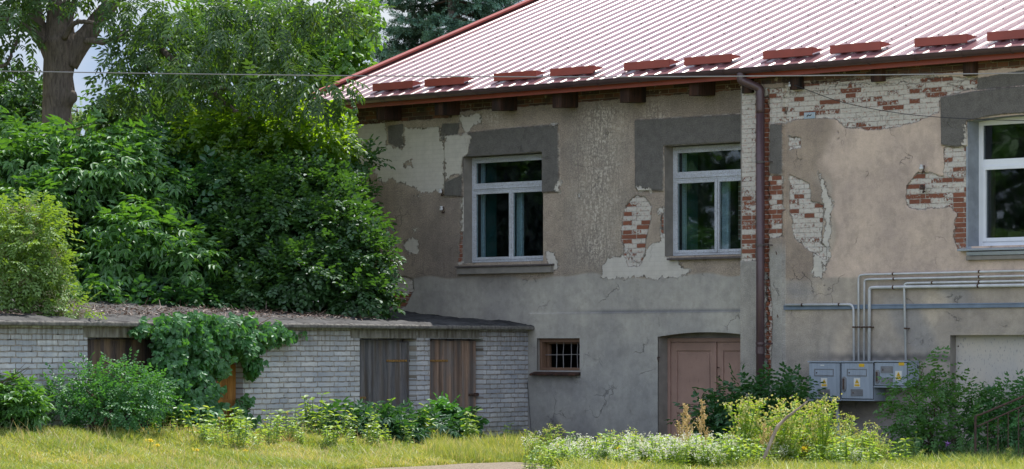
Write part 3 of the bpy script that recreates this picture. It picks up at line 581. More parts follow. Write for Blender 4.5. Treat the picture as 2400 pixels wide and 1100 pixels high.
# cellar window
u0, u1, z0, z1 = wc; m = MB(); y = .03
m.box(u0, u0 + .05, y, y + .12, z0, z1); m.box(u1 - .05, u1, y, y + .12, z0, z1); m.box(u0 + .05, u1 - .05, y, y + .12, z1 - .07, z1); m.box(u0 + .05, u1 - .05, y, y + .12, z0, z0 + .04)
cw = m.build('cellar_window', M['brown_paint'], house, .006); tag(cw, 'small barred cellar window with brown frame')
m = MB(); yy = .16; m.box(u0 + .03, u0 + .10, yy, yy + .06, z0, z1); m.box(u1 - .08, u1 - .03, yy, yy + .06, z0, z1); m.box(u0 + .10, u1 - .08, yy, yy + .06, z1 - .10, z1); m.box(u0 + .10, u1 - .08, yy, yy + .06, z0, z0 + .05); m.build('inner_frame', M['brown_paint'], cw, .005)
m = MB()
for i, k in enumerate((.30, .47, .64, .80)):
    uu = u0 + (u1 - u0) * k; m.tube([(uu, .13, z0), (uu + .012 * (-1) ** i, .13, (z0 + z1) / 2), (uu + .01, .13, z1)], .0075, 6)
m.tube([(u0, .125, z0 + (z1 - z0) * .48), (u1, .125, z0 + (z1 - z0) * .50)], .007, 6); m.build('bars', M['wire'], cw)
room(cw, u0, u1, z0, z1, .24, 1.6); reveal(wc, 0, .26, M['plaster_plain'], cw)
m = MB(); z = FB.z(1300, 873); m.prism([(-.16, z - .06), (-.165, z - .025), (.04, z + .03), (.04, z - .04)], 0, FB.u(1240, .16), u1 + .02); m.build('sill', M['rafter'], cw, .01)
# double door
u0, u1, z0, z1 = dr[:4]; reveal(dr, 0, .26, M['plaster_plain'], house, arch=.075); yd = .20
m = MB(); m.box(u0, u0 + .06, yd, yd + .08, 0, z1 - .02); m.box(u1 - .06, u1, yd, yd + .08, 0, z1 - .02); m.box(u0 + .06, u1 - .06, yd, yd + .08, z1 - .085, z1 - .02)
n_ = 12; vs = []; 
for i in range(n_ + 1):
    t = -1 + 2 * i / n_; zz = z1 + .075 * (1 - t * t); xx = u0 + (u1 - u0) * i / n_; vs += [(xx, yd + .05, z1 - .03), (xx, yd + .05, zz)]
door = m.build('double_door', M['door_paint'], house, .006); tag(door, 'faded pink-brown panelled double door under a low arch')
MB().add(vs, [(2 * i, 2 * i + 2, 2 * i + 3, 2 * i + 1) for i in range(n_)]).build('arch_infill', M['plaster_plain'], door)
um = (u0 + u1) / 2; zt = z1 - .09
def leaf(a, b):
    m = MB(); y0, y1 = yd + .02, yd + .06; s = .13
    m.box(a, a + s, y0, y1, .02, zt); m.box(b - s, b, y0, y1, .02, zt); zs = [.02, .18, FB.z(1600, 968, -.2), FB.z(1600, 968, -.2) + .10, zt - .14, zt]
    for c, d in ((zs[0], zs[1]), (zs[2], zs[3]), (zs[4], zs[5])): m.box(a + s, b - s, y0, y1, c, d)
    o = m.build('door_leaf', M['door_paint'], door, .006)
    m = MB()
    for c, d in ((zs[1], zs[2]), (zs[3], zs[4])):
        m.box(a + s - .01, b - s + .01, y0 + .022, y0 + .034, c - .01, d + .01); m.box(a + s + .035, b - s - .035, y0 + .010, y0 + .022, c + .04, d - .04)
    m.build('door_panel', M['door_paint'], door, .008); return zs
zs = leaf(u0 + .065, um - .01); leaf(um + .01, u1 - .065)
MB().box(um - .05, um + .012, yd - .012, yd + .02, .05, zt).build('cover_strip', M['door_paint'], door, .006)
m = MB(); zz = zs[3] + .05; xx = um - .01 - .13 - .012
m.add([(xx - .003, yd + .028, zz), (xx + .014, yd + .028, zz), (xx + .018, yd + .028, zz + .4), (xx + .012, yd + .028, zz + 1.0)], [(0, 1, 2, 3)]); m.box(xx - .74, xx + .02, yd + .029, yd + .0305, zs[3] - .002, zs[3] + .012)
m.build('crack', M['black'], door)
m = MB(); q = zs[3] + .35; m.box(um + .035, um + .085, yd + .012, yd + .02, q - .34, q + .02); m.build('lock_plate', M['rust'], door, .003)
m = MB()
for dz in (.16, -.05, -.25): m.lathe([(0, .008), (.016, .007), (.018, 0)], (um + .06, yd + .012, q + dz), (0, -1, 0), 10)
m.build('keyhole', M['black'], door)
MB().tube(smoothpath([(um + .03, yd + .0, q + .30), (um + .06, yd - .03, q + .31), (um + .10, yd - .03, q + .30)]), .008, 6).build('door_handle', M['rust'], door)
# ---- roof
PIT = math.tan(R(20.8)); WE = .56                      # the eave stands this far out
zE = FB.z(835, 233, WE); uV = FB.u(692, WE); RUN = 9.2
def zr(y): return zE + (y + WE) * PIT
prof = []; u = uV; ps = .308
while u < 14.2:
    prof += [(u, 0), (u + ps - .100, 0), (u + ps - .078, .013), (u + ps - .019, .013)]; u += ps
V = []; nn = 10
for j in range(nn + 1):
    y = -WE + (RUN + WE) * j / nn
    for a, h in prof: V.append((a, y - h * .35, zr(y) + h * .93))
k = len(prof); Fq = [(j * k + i, j * k + i + 1, (j + 1) * k + i + 1, (j + 1) * k + i) for j in range(nn) for i in range(k - 1)]
roof = link('roof', mesh_np('roof', np.array(V), np.array(Fq)), M['roof'], house)
sm = roof.modifiers.new('thick', 'SOLIDIFY'); sm.thickness = .004; sm.offset = -1
m = MB(); yr = RUN; m.add([(uV, yr, zr(yr)), (14.2, yr, zr(yr)), (14.2, yr + 9, zr(yr) - 9 * PIT), (uV, yr + 9, zr(yr) - 9 * PIT)], [(0, 1, 2, 3)]); m.build('back_slope', M['roof'], roof)
m = MB(); m.prism([(-WE + .03, zr(-WE) - .10), (RUN, zr(RUN) - .10), (RUN, zr(RUN) - .03), (-WE + .03, zr(-WE) - .03)], 0, uV + .04, 14.1); m.build('roof_boards', M['rafter'], roof)
m = MB(); a = uV; m.prism([(-WE - .03, zr(-WE) - .03), (RUN, zr(RUN) - .03), (RUN, zr(RUN) + .075), (-WE - .03, zr(-WE) + .075)], 0, a - .02, a + .012); m.prism([(-WE - .03, zr(-WE) + .062), (RUN, zr(RUN) + .062), (RUN, zr(RUN) + .075), (-WE - .03, zr(-WE) + .075)], 0, a + .012, a + .16)
m.prism([(-WE - .03, zr(-WE) + .04), (RUN, zr(RUN) + .04), (RUN, zr(RUN) + .0615), (-WE - .03, zr(-WE) + .0615)], 0, a + .145, a + .16)
m.build('verge_trim', M['trim_red'], roof)
m = MB(); m.box(uV, 14.2, -WE + .01, -WE + .035, zE - .165, zE - .012); m.build('fascia', M['trim_red'], house, .004)
for x0, x1, yb in ((873, 967, 212), (995, 1087, 209), (1157, 1255, 188), (1289, 1390, 181), (1462, 1569, 163), (1603, 1713, 156), (1788, 1904, 135), (1945, 2065, 128), (2143, 2267, 104), (2313, 2440, 98)):
    yy = -WE + .30; a, b = FB.u(x0, -yy), FB.u(x1, -yy); z = zr(yy) + .05; m = MB(); h = .125
    m.add([(a, yy, z), (b, yy, z), (b, yy, z + h), (a, yy, z + h)], [(0, 1, 2, 3)])
    yb2 = yy + .27; zb = zr(yb2) + .045
    m.add([(a, yy, z + h), (b, yy, z + h), (b, yb2, zb), (a, yb2, zb)], [(0, 1, 2, 3)]); m.add([(b, yy, z + .02), (b, yb2, zb), (b, yy, z + h)], [(0, 1, 2)])
    m.add([(a, yy, z), (b, yy, z), (b, yy + .03, z - .008), (a, yy + .03, z - .008)], [(0, 1, 2, 3)])
    o = m.build('snow_guard', M['trim_red'], roof); s = o.modifiers.new('t', 'SOLIDIFY'); s.thickness = .004
for i in range(90):
    r = i % 30; q = i // 30; uu = uV + ps * (r * 1.55 + (q % 2) * .8 + 1) - .0; uu = uV + ps * round((uu - uV) / ps) - ps * .5 - .05; yy = -WE + .55 + q * 1.25 + (r % 2) * .5
    if uu < 12: MB().lathe([(0, .012), (.011, .010), (.016, 0)], (uu, yy, zr(yy)), (0, -math.sin(R(20.8)), math.cos(R(20.8))), 6).build('roof_screw', M['black'], roof)
# gutter and downpipe
gy, gz, gr_ = -WE - .088, zE - .012, .084; ua, ub = uV + .1, 14.2; m = MB(); v = []; N = 10
for uu in (ua, ub):
    for r in (gr_, gr_ - .006):
        for i in range(N + 1):
            t = math.pi * i / N; v.append((uu, gy - r * math.cos(t), gz - r * math.sin(t)))
q = N + 1; fs = []
for i in range(N): fs += [(i, i + 1, 2 * q + i + 1, 2 * q + i), (q + i + 1, q + i, 3 * q + i, 3 * q + i + 1)]
fs += [(0, 2 * q, 3 * q, q), (q - 1, 2 * q - 1, 4 * q - 1, 3 * q - 1)]; m.add(v, fs); m.tube([(ua, gy - gr_, gz), (ub, gy - gr_, gz)], .010, 6)
m.add([(ua, gy, gz)] + [(ua, gy - gr_ * math.cos(math.pi * i / N), gz - gr_ * math.sin(math.pi * i / N)) for i in range(N + 1)], [(0, i + 1, i + 2) for i in range(N)])
gut = m.build('gutter', M['gutter'], house)
for px in (845, 897, 905, 940, 1032, 1122, 1215, 1310, 1405, 1500, 1602, 1700, 1812, 1916, 2037, 2150, 2260, 2372):
    uu = FB.u(px, -gy); m = MB(); v = []
    for i in range(N + 1):
        t = math.pi * i / N
        for du in (-.012, .012): v.append((uu + du, gy - (gr_ + .006) * math.cos(t), gz - (gr_ + .006) * math.sin(t)))
    m.add(v, [(2 * i, 2 * i + 1, 2 * i + 3, 2 * i + 2) for i in range(N)]); o = m.build('gutter_bracket', M['gutter'], gut); s = o.modifiers.new('t', 'SOLIDIFY'); s.thickness = .004
dpw = WB + .16; ud = FB.u(1782, dpw); ug = FB.u(1737, -gy); r_ = .068; z1_ = FB.z(1782, 222, dpw)
m = MB(); m.tube(smoothpath([(ug, gy, gz - gr_ + .02), (ug, gy, gz - .16), (ug + (ud - ug) * .12, gy + (-dpw - gy) * .12, gz - .20), (ud - (ud - ug) * .1, -dpw - .01, z1_ + .10), (ud, -dpw, z1_ - .02), (ud, -dpw, z1_ - .3)], 5), r_, 16)
m.tube([(ud, -dpw, z1_ - .3), (ud, -dpw, .05)], r_, 20)
pipe = m.build('downpipe', M['gutter'], house, smooth=True)
for py in (380, 575, 805): 
    z = FB.z(1782, py, dpw); m = MB(); m.lathe([(r_ + .002, -.018), (r_ + .008, -.018), (r_ + .008, .018), (r_ + .002, .018)], (ud, -dpw, z), seg=18); m.box(ud + r_, ud + r_ + .10, -dpw - .006, -dpw + .006, z - .009, z + .009); m.box(ud + r_ + .09, ud + r_ + .10, -dpw, -WB + .03, z - .009, z + .009); m.build('pipe_clamp', M['dark_metal'] if py < 800 else M['gutter'], pipe)
m = MB(); z = FB.z(1782, 822, dpw); m.lathe([(r_ + .001, -.05), (r_ + .007, -.05), (r_ + .007, .06), (r_ + .001, .06)], (ud, -dpw, z), seg=18); m.build('pipe_socket', M['gutter'], pipe)
# rafter ends
for i, px in enumerate((882, 1018, 1152, 1294, 1452, 1614, 1738, 1850, 2040, 2256, 2440)):
    out = .42 if px < 1735 else WB + .10; a = FB.u(px, out); wd = .215; jz = rng.uniform(-.02, .02); zt = zr(-out) - .101; m = MB()
    m.prism([(-out, zt - .33 + jz), (.0, zt - .35 + jz + .1 * PIT), (.0, zt + out * PIT), (-out, zt)], 0, a, a + wd)
    o = m.build('rafter_end', M['rafter'], house, .012)
# reddish grime-lit soffit ledge: two corbelled brick courses at the left of the wall top
# ================================================================== METER CABINETS, CONDUITS, SMALL IRONWORK
def cabinet(px0, px1, py0, py1, label, kind):
    wf = WB + .30; a, b = FB.u(px0, wf), FB.u(px1, wf); zt, zb = FB.z((px0 + px1) / 2, py0, wf), FB.z((px0 + px1) / 2, py1, wf); base = (a, 0, zb)
    root = empty('meter_cabinet', FB.world((a + b) / 2, -WB, zb), FB.rz); tag(root, label, 'meter cabinet', 'meter cabinets on the house wall')
    cx = (a + b) / 2; W2 = (b - a) / 2; H = zt - zb; yf = -.30
    m = MB(); m.box(-W2, W2, yf + .02, -.005, 0, H); 
    for k in range(7): m.box(W2, W2 + .004, yf + .05 + k * .034, yf + .06 + k * .034, .02, H - .02)
    m.box(-W2 - .012, W2 + .012, yf - .01, -.004, H + .001, H + .022); m.box(-W2 - .012, W2 + .012, yf - .006, -.004, -.018, -.001); m.build('cabinet_body', M['cabinet'], root, .005)
    MB().box(-W2 + .004, W2 - .004, yf + .016, yf + .0195, .004, H - .004).build('seam', M['cab_line'], root)
    d = MB().box(-W2 + .012, W2 - .012, yf, yf + .016, .014, H - .012).build('cabinet_door', M['cabinet'], root, .006)
    def win(x0, x1, z0, z1, mat):
        m = MB(); t = .012; m.box(x0, x1, yf - .006, yf - .0005, z0, z0 + t); m.box(x0, x1, yf - .006, yf - .0005, z1 - t, z1); m.box(x0, x0 + t, yf - .006, yf - .0005, z0 + t, z1 - t); m.box(x1 - t, x1, yf - .006, yf - .0005, z0 + t, z1 - t); m.build('hatch_rim', M['cab_dark'], d)
        MB().box(x0 + t + .004, x1 - t - .004, yf - .004, yf - .0005, z0 + t + .004, z1 - t - .004).build('hatch', mat, d, .002)
        MB().lathe([(0, .004), (.010, .003), (.013, 0)], (x0 + .045, yf - .004, (z0 + z1) / 2 - .005), (0, -1, 0), 10).build('hatch_lock', M['rust'], d)
    X = lambda f: -W2 + 2 * W2 * f
    Zf = lambda f: H * (1 - f)
    if kind != 2:
        win(X(.19), X(.80), Zf(.37), Zf(.17), M['cabinet']); win(X(.31), X(.68), Zf(.90), Zf(.72), M['cab_dark'])
        sx, sz = X(.50), Zf(.54)
    else:
        win(X(.20), X(.57), Zf(.45), Zf(.17), M['cab_dark']); win(X(.20), X(.57), Zf(.91), Zf(.64), M['cab_dark'])
        sx, sz = X(.74), Zf(.55)
    s = .062; hh = .058
    MB().box(sx - s, sx + s, yf - .0025, yf - .0005, sz - hh - .012, sz + hh + .012).build('warning_sticker', M['sticker'], d)
    MB().box(sx - s + .012, sx + s - .012, yf - .004, yf - .003, sz - hh, sz - hh + .032).build('sticker_band', M['yellow'], d)
    MB().add([(sx - s + .018, yf - .0036, sz - .014), (sx + s - .018, yf - .0036, sz - .014), (sx, yf - .0036, sz + hh)], [(0, 1, 2)]).build('sticker_triangle', M['yellow'], d)
    MB().add([(sx + .006, yf - .0044, sz + .034), (sx - .010, yf - .0044, sz + .012), (sx + .001, yf - .0044, sz + .012), (sx - .004, yf - .0044, sz - .008), (sx + .011, yf - .0044, sz + .017), (sx + .001, yf - .0044, sz + .017)], [(0, 1, 2, 3, 4, 5)]).build('sticker_bolt', M['black'], d)
    if kind: 
        yx = X(.64) if kind == 1 else X(.83); m = MB(); m.prism([(yx - .055, Zf(.075) - .016), (yx - .045, Zf(.075) - .024), (yx + .045, Zf(.075) - .024), (yx + .055, Zf(.075) - .016), (yx + .055, Zf(.075) + .016), (yx + .045, Zf(.075) + .024), (yx - .045, Zf(.075) + .024), (yx - .055, Zf(.075) + .016)], 1, yf - .0025, yf - .0005); m.build('yellow_label', M['yellow'], d)
        hx = X(.11); hz = Zf(.58) if kind == 1 else Zf(.60); L = .085 if kind == 1 else .075
        m = MB(); m.prism([(hx - .04, hz - L), (hx - .02, hz - L - .03), (hx + .02, hz - L - .03), (hx + .04, hz - L), (hx + .04, hz + L), (hx + .02, hz + L + .03), (hx - .02, hz + L + .03), (hx - .04, hz + L)], 1, yf - .022, yf - .0005); m.build('handle_recess', M['cab_dark'], d, .006)
        MB().box(hx - .014, hx + .014, yf - .034, yf - .022, hz - L, hz + L).build('handle', M['rust'], d, .005)
    else:
        MB().box(X(.38), X(.50), yf - .002, yf - .0005, Zf(.09), Zf(.06)).build('faded_label', M['sticker'], d)
    if kind == 2:
        for f in (.20, .80):
            m = MB(); z = H * (1 - f); m.box(W2 + .002, W2 + .05, -.06, -.045, z + .008, z + .02); m.box(W2 + .05, W2 + .062, -.06, -.045, z - .02, z + .02); m.box(W2 + .002, W2 + .03, -.06, -.045, z - .012, z)
            m.build('side_hinge', M['black'], root)
    return root
cabinet(1895, 1969, 850, 937, 'grey meter cabinet at the left of the row with a faded label and no handle', 0)
cabinet(1971, 2047, 850, 937, 'grey meter cabinet in the middle of the row with a tall side handle', 1)
cabinet(2049, 2126, 849, 906, 'shorter grey meter cabinet at the right of the row behind shrub leaves', 2)
def conduit(pts, r, label, mat='conduit', clips=(), w=.05, cat='conduit pipe', name='conduit_pipe'):
    P = []
    for i, (px, py) in enumerate(pts): P.append(FB.p(px, py, WB + w))
    cx, cy, cz = P[0]; root = empty(name, FB.world(cx, cy, cz), FB.rz); tag(root, label, cat, 'pale conduits on the house wall')
    Q = [Vector(p) - Vector(P[0]) for p in P]; out = [Q[0]]                      # rounded elbows
    for i in range(1, len(Q) - 1):
        a, b, c = Q[i - 1], Q[i], Q[i + 1]; d1, d2 = (a - b), (c - b); L = min(.10, d1.length * .45, d2.length * .45); s, e = b + d1.normalized() * L, b + d2.normalized() * L
        for k in range(7): t = k / 6; out.append((1 - t) ** 2 * s + 2 * t * (1 - t) * b + t * t * e)
    out.append(Q[-1]); MB().tube(out, r, 12).build('pipe', M[mat], root, smooth=True)
    for px, py, o in clips:
        q = Vector(FB.p(px, py, WB + w)) - Vector(P[0]); ax = (1, 0, 0) if o == 'h' else (0, 0, 1); m = MB(); m.lathe([(r, -.012), (r + .007, -.012), (r + .007, .012), (r, .012)], q, ax, 14)
        if o == 'h': m.box(q.x - .008, q.x + .008, q.y, w, q.z - .006, q.z + .006)
        else: m.box(q.x + r, q.x + r + .035, q.y - .005, w, q.z - .008, q.z + .008)
        m.build('pipe_clip', M['rust'], root)
    return root
conduit([(1841, 715), (2000.5, 714), (2001.5, 846)], .018, 'short pale conduit turning down at the left, above the blue-grey tray', clips=[(1880, 715, 'h'), (1967, 714, 'h'), (2001, 767, 'v')])
conduit([(2440, 634), (2030, 644), (2012, 646), (2012.5, 846)], .016, 'topmost of the four long pale conduits, bending down second from left', clips=[(2093, 642.5, 'h'), (2295, 637, 'h'), (2012, 767, 'v')])
conduit([(2440, 646), (2040, 655), (2026, 656), (2025, 846)], .016, 'second long pale conduit from the top, bending down third from left', clips=[(2095, 654, 'h'), (2295, 649, 'h'), (2025, 767, 'v')])
conduit([(2440, 658), (2135, 664), (2119, 665), (2123, 844)], .017, 'lone pale conduit dropping to the shorter cabinet', clips=[(2185, 663, 'h'), (2295, 660.5, 'h'), (2122, 770, 'v')])
conduit([(2440, 668), (2050, 674), (2038, 675), (2037, 846)], .025, 'lowest and thickest of the long pale conduits', clips=[(2094, 674, 'h'), (2293, 670, 'h'), (2037, 767, 'v')])
conduit([(1961.5, 938), (1965, 1000), (1967, 1062)], .032, 'thick pale pipe running down from the middle of the cabinets to the ground', w=.10)
q0 = FB.p(1838, 721.5, WB + .012); q1 = FB.p(2440, 719.5, WB + .012); root = empty('cable_tray', FB.world(q0[0], -WB, q0[2]), FB.rz); tag(root, 'flat blue-grey cable tray across the house wall', 'cable tray')
m = MB(); m.box(0, q1[0] - q0[0], -.03, -.002, -.035, .035); m.box(0, q1[0] - q0[0], -.036, -.0305, .018, .030); m.build('tray', M['bluegrey'], root, .004)
def insulator(px, py, w, label, rot=0, dark=False):
    x, y, z = FB.p(px, py, w + .05); root = empty('insulator', FB.world(x, -w, z), FB.rz); tag(root, label, 'insulator', 'insulators on the house wall')
    MB().lathe([(0, .045), (.022, .043), (.030, .03), (.022, .018), (.034, .0), (.040, -.03), (.030, -.034), (0, -.034)], (0, -.075, 0), seg=14).build('porcelain_cap', M['rust'] if dark else M['porcelain'], root, smooth=True)
    MB().tube(smoothpath([(0, .0, -.055), (.0, -.045, -.075), (.02, -.075, -.065), (.045, -.07, -.02), (.04, -.06, .03)]), .010, 8).build('hook', M['rust'], root)
insulator(1035, 449, 0, 'white insulator below the window trim, upper of the pair left of the casement window')
insulator(1037, 489, 0, 'white insulator left of the casement window, lower of the pair')
insulator(1855, 199, WB, 'white insulator under the eave beside the downpipe')
insulator(2162, 393, WB, 'white insulator above the round whitewashed brick patch')
insulator(2163, 440, WB, 'dark insulator inside the round whitewashed brick patch', dark=True)
for px, py, lb in ((1823, 594, 'small rusty hook on the grey pier right of the downpipe'), (1826, 742, 'small rusty bracket beside the brick crack'), (1828, 894, 'small pale hook low on the wall left of the cabinets'), (1545, 842, 'small rusty hook on the reveal of the double door')):
    w = WB if px > 1740 else 0; x, y, z = FB.p(px, py, w); root = tag(empty('wall_hook', FB.world(x, -w, z), FB.rz), lb, 'hook')
    MB().tube(smoothpath([(0, .01, .03), (0, -.04, .03), (.02, -.05, -.01), (.01, -.03, -.04)]), .009, 7).build('hook_rod', M['rust'], root)
x, y, z = FB.p(1898, 271, WB); root = tag(empty('enamel_plate', FB.world(x, -WB, z), FB.rz), 'small faded blue enamel plate on the brick near the eave', 'wall plate')
MB().box(-.115, .115, -.008, -.001, -.05, .05).build('plate', M['plaque'], root, .003)
MB().tube(smoothpath([(-.05, -.012, -.02), (-.02, -.014, .01), (.01, -.012, -.005), (.04, -.014, .015)]), .006, 6).build('plate_hook', M['rust'], root)
def wire(pts, r, label, mat, name='overhead_cable', cat='cable'):
    P = smoothpath(pts, 8); o = MB().tube([p - P[0] for p in P], r, 6).build(name, M[mat]); o.location = P[0]; tag(o, label, cat); return o
wire([wp(-200, 164, 48), wp(0, 167, 48), wp(400, 173, 47.6), (wp(835, 178, 47)), wp(1300, 180.5, 46), wp(1735, 179, 45), wp(2400, 172, 44), wp(2700, 167, 43.5)], .0085, 'long grey cable hanging across the whole picture in front of the eaves', 'wire')
def fw(px, py, w): return FB.world(*FB.p(px, py, w))
wire([fw(1862, 200, WB + .12), fw(1975, 240, WB + .14), fw(2110, 266, WB + .14), fw(2250, 278, WB + .14), fw(2420, 284, WB + .12)], .006, 'thin dark wire sagging from the eave insulator to the right window', 'darkwire', 'wall_wire')
wire([fw(1228, 835, .06), fw(1236, 900, .06), fw(1240, 950, .06), fw(1247, 1040, .06)], .005, 'thin dark wire hanging down the corner between shed and house', 'darkwire', 'wall_wire')

# ================================================================== THE SHED
shed = fempty('brick_shed', FS); tag(shed, 'long low shed of white bricks with plank doors and a flat tarred roof slab', 'shed')
zS = FS.z(700, 770, 0); sL = -15.5
def sop(a, b, ytop, w=0): return (FS.u(a), FS.u(b), -.3, FS.z((a + b) / 2, ytop))
sd = [sop(205, 400, 792), sop(508, 570, 797), sop(843, 976, 794), sop(1007, 1133, 794)]
wall_grid('wall', FS, sL, -.02, -.4, zS + .035, 0, sd, .12, M['wbrick'], shed)
for h in sd:
    MB().box(h[0] - .05, h[0], .002, .26, h[2], h[3]).build('door_jamb', M['wbrick'], shed); MB().box(h[1], h[1] + .05, .002, .26, h[2], h[3]).build('door_jamb', M['wbrick'], shed)
m = MB(); m.box(sL, -.02, .30, .42, -.4, zS + .06); m.build('back_wall', M['wbrick'], shed)
# door leaves
def plank_door(a, b, z0, z1, n, mat, label, y=.16, gap=.006, slant=0):
    o = None; W_ = (b - a) / n; m = MB()
    for i in range(n):
        j = rng.uniform(-.012, .012) - (.05 if i == n - 1 and slant else 0); yy = y + rng.uniform(-.004, .004)
        m.box(a + W_ * i + gap / 2, a + W_ * (i + 1) - gap / 2, yy, yy + .025, z0, z1 + j)
    m.box(a, b, y + .03, y + .045, z0 + .02, z1 - .04)
    o = m.build('plank_door', mat, shed, .003); tag(o, label); return o
def strap(px0, px1, py, mat, door, y=.15):
    a, b = FS.u(px0, -y), FS.u(px1, -y); z = FS.z(px0, py, -y); m = MB(); m.box(a, b, y - .008, y - .001, z - .017, z + .017); m.build('hinge_strap', mat, door, .004)
    m = MB(); 
    for k in range(5): m.lathe([(0, .003), (.006, .002), (.008, 0)], (a + (b - a) * (.08 + .2 * k), y - .008, z), (0, -1, 0), 6)
    m.build('hinge_bolts', M['rust'], door)
h = sd[0]; plank_door(h[0] + .02, h[1] - .02, .3, h[3] - .02, 8, M['wood_dark'], 'dark weathered plank door at the left end')
h = sd[1]; d = plank_door(h[0] + .01, FS.u(549, -.16), .05, h[3] - .02, 3, M['wood_orange'], 'ochre plank door framed by hop leaves', .13); a_ = FS.z(530, 940, -.12); MB().box(h[0], FS.u(549, -.13), .115, .129, a_ - .03, a_ + .03).build('ledge', M['wood_orange'], d)
h = sd[2]; d = plank_door(h[0] + .01, FS.u(955, -.16), -.05, h[3] - .012, 7, M['wood_grey'], 'grey weathered plank door', slant=1); strap(905, 953, 846, M['ochre_iron'], d, .155); strap(838, 857, 933, M['ochre_iron'], d, .155)
m = MB(); q = FS.p(958, 846, -.15); m.box(q[0] - .01, q[0] + .05, .13, .15, q[2] - .02, q[2] + .02); m.lathe([(.012, -.05), (.018, -.05), (.018, .05), (.012, .05)], (q[0] + .02, .13, q[2]), seg=8); m.build('hasp', M['rust'], d)
MB().box(FS.u(955, -.14), FS.u(955, -.14) + .03, .13, .18, -.05, h[3] - .05).build('door_post', M['wood_grey'], d)
h = sd[3]; d = plank_door(h[0] + .01, FS.u(1115, -.12), -.05, h[3] - .03, 7, M['wood_brown'], 'brown weathered plank door nearest the house', y=.12); strap(1008, 1049, 846, M['ochre_iron'], d, .115)
q = FS.p(1108, 925, -.10); m = MB(); m.box(q[0] - .12, q[0] + .20, .085, .105, q[2] - .018, q[2] + .018); m.box(q[0] + .02, q[0] + .14, .07, .085, q[2] - .028, q[2] + .028); m.build('bolt', M['rust'], d, .004)
                                                      # lintels over the doors, 3 mm proud of the bricks
for a, b, t, bt in ((195, 402, 769, 791), (822, 977, 771, 793), (978, 1124, 772, 792)):
    a, b = FS.u(a), FS.u(b); zt, zb = zS - .004, FS.z((165 + 402) / 2 if a < -8 else 1000, bt); n = int((b - a) / .5)
    for i in range(n): MB().box(a + (b - a) * i / n, a + (b - a) * (i + 1) / n - .006, -.004 - .002 * (i % 2), .1, zb - .004, zt).build('lintel', M['lintel'], shed, .006)
# roof slab
zs0 = zS; yb = 3.4; ov = .16; slope = .085
def fbs(px): return None
def toS(X, Y): dx, dy = X - O0[0], Y - O0[1]; return (dx * FS.ex[0] + dy * FS.ex[1], dx * FS.ey[0] + dy * FS.ey[1])
cornerW = FB.world(FB.u(835), 0, 0); cS = toS(cornerW[0], cornerW[1])
c2 = toS(*FB.world(.26, -.02, 0)[:2]); 
outline = [(sL - .3, -ov), (c2[0] + .02, -ov)] + [(c2[0] - .03, -ov + .05), (.0, .02)] + [(cS[0], cS[1])] + [(cS[0] - .4, cS[1] + .3), (sL - .3, cS[1] + .3)]
m = MB(); n = len(outline); top = [(x, y, zs0 + .07 + (y + ov) * slope) for x, y in outline]; bot = [(x, y, zs0 + .002 + (y + ov) * slope) for x, y in outline]
m.add(bot + top, [tuple(range(n))[::-1], tuple(range(n, 2 * n))] + [(i, (i + 1) % n, n + (i + 1) % n, n + i) for i in range(n)]); rs = m.build('roof_slab', M['concrete'], shed, .02)
# felt: a bumpy sheet on the slab
def felt():
    us = np.arange(sL - .3, .42, .07); ys = np.arange(-ov + .01, cS[1] + .3, .07); U, Yv = np.meshgrid(us, ys); U, Yv = U.ravel(), Yv.ravel()
    x0, y0 = cS; lim = np.where(Yv < .02, c2[0], np.minimum(.0 + (Yv - .02) / (y0 - .02) * x0, .0)) - .0
    U = np.minimum(U, lim + .0)
    nz = .012 * np.sin(U * 5 + Yv * 3) + .010 * np.sin(U * 13 - Yv * 9) + rng.normal(0, .006, len(U)); Z = zs0 + .090 + (Yv + ov) * slope + nz
    Z += .10 * np.clip(1 - (lim - U) / .35, 0, 1) * (U > x0 + .1) * rng.uniform(.5, 1, len(U)); Z = np.where(Yv < -ov + .05, zs0 + .05 + rng.uniform(0, .025, len(U)), Z)
    nu, ny = len(us), len(ys); J, I = np.meshgrid(np.arange(ny - 1), np.arange(nu - 1), indexing='ij'); a = (J * nu + I).ravel()
    return mesh_np('roofing_felt', np.stack([U, Yv, Z], 1), np.stack([a, a + 1, a + nu + 1, a + nu], 1))
link('roofing_felt', felt(), M['felt'], shed, True)

# ================================================================== GROUND
def grid_ground():
    xs = np.concatenate([[-1500, -500, -150, -60, -30, -20], np.arange(-14, 14.1, .35), [20, 30, 60, 150, 500, 1500]]); ys = np.concatenate([[-1500, -400, -100, -30, 0, 20, 30, 36], np.arange(40, 64.1, .35), [70, 85, 110, 200, 600, 2500]])
    X, Y = np.meshgrid(xs, ys); Z = ground_h(X, Y) * ((np.abs(X) < 25) & (Y > 36) & (Y < 80)); nu, ny = len(xs), len(ys)
    J, I = np.meshgrid(np.arange(ny - 1), np.arange(nu - 1), indexing='ij'); a = (J * nu + I).ravel()
    return mesh_np('ground', np.stack([X, Y, Z], 2).reshape(-1, 3), np.stack([a, a + 1, a + nu + 1, a + nu], 1))
tag(link('ground', grid_ground(), M['ground'], None, True), kind='structure')
pv = []
for px, py in ((760, 1112), (830, 1103), (900, 1098), (960, 1096), (1020, 1093), (1090, 1089), (1150, 1088), (1200, 1086), (1250, 1089), (1290, 1094), (1310, 1108), (1300, 1150), (900, 1170), (700, 1160)):
    Y = EYE * F / (py - HY); pv.append(((px - CX) / F * Y, Y))
m = MB(); m.add([(x, y, float(ground_h(np.array(x), np.array(y))) + .014) for x, y in pv], [tuple(range(len(pv)))]); tag(m.build('path', M['sand']), kind='structure')
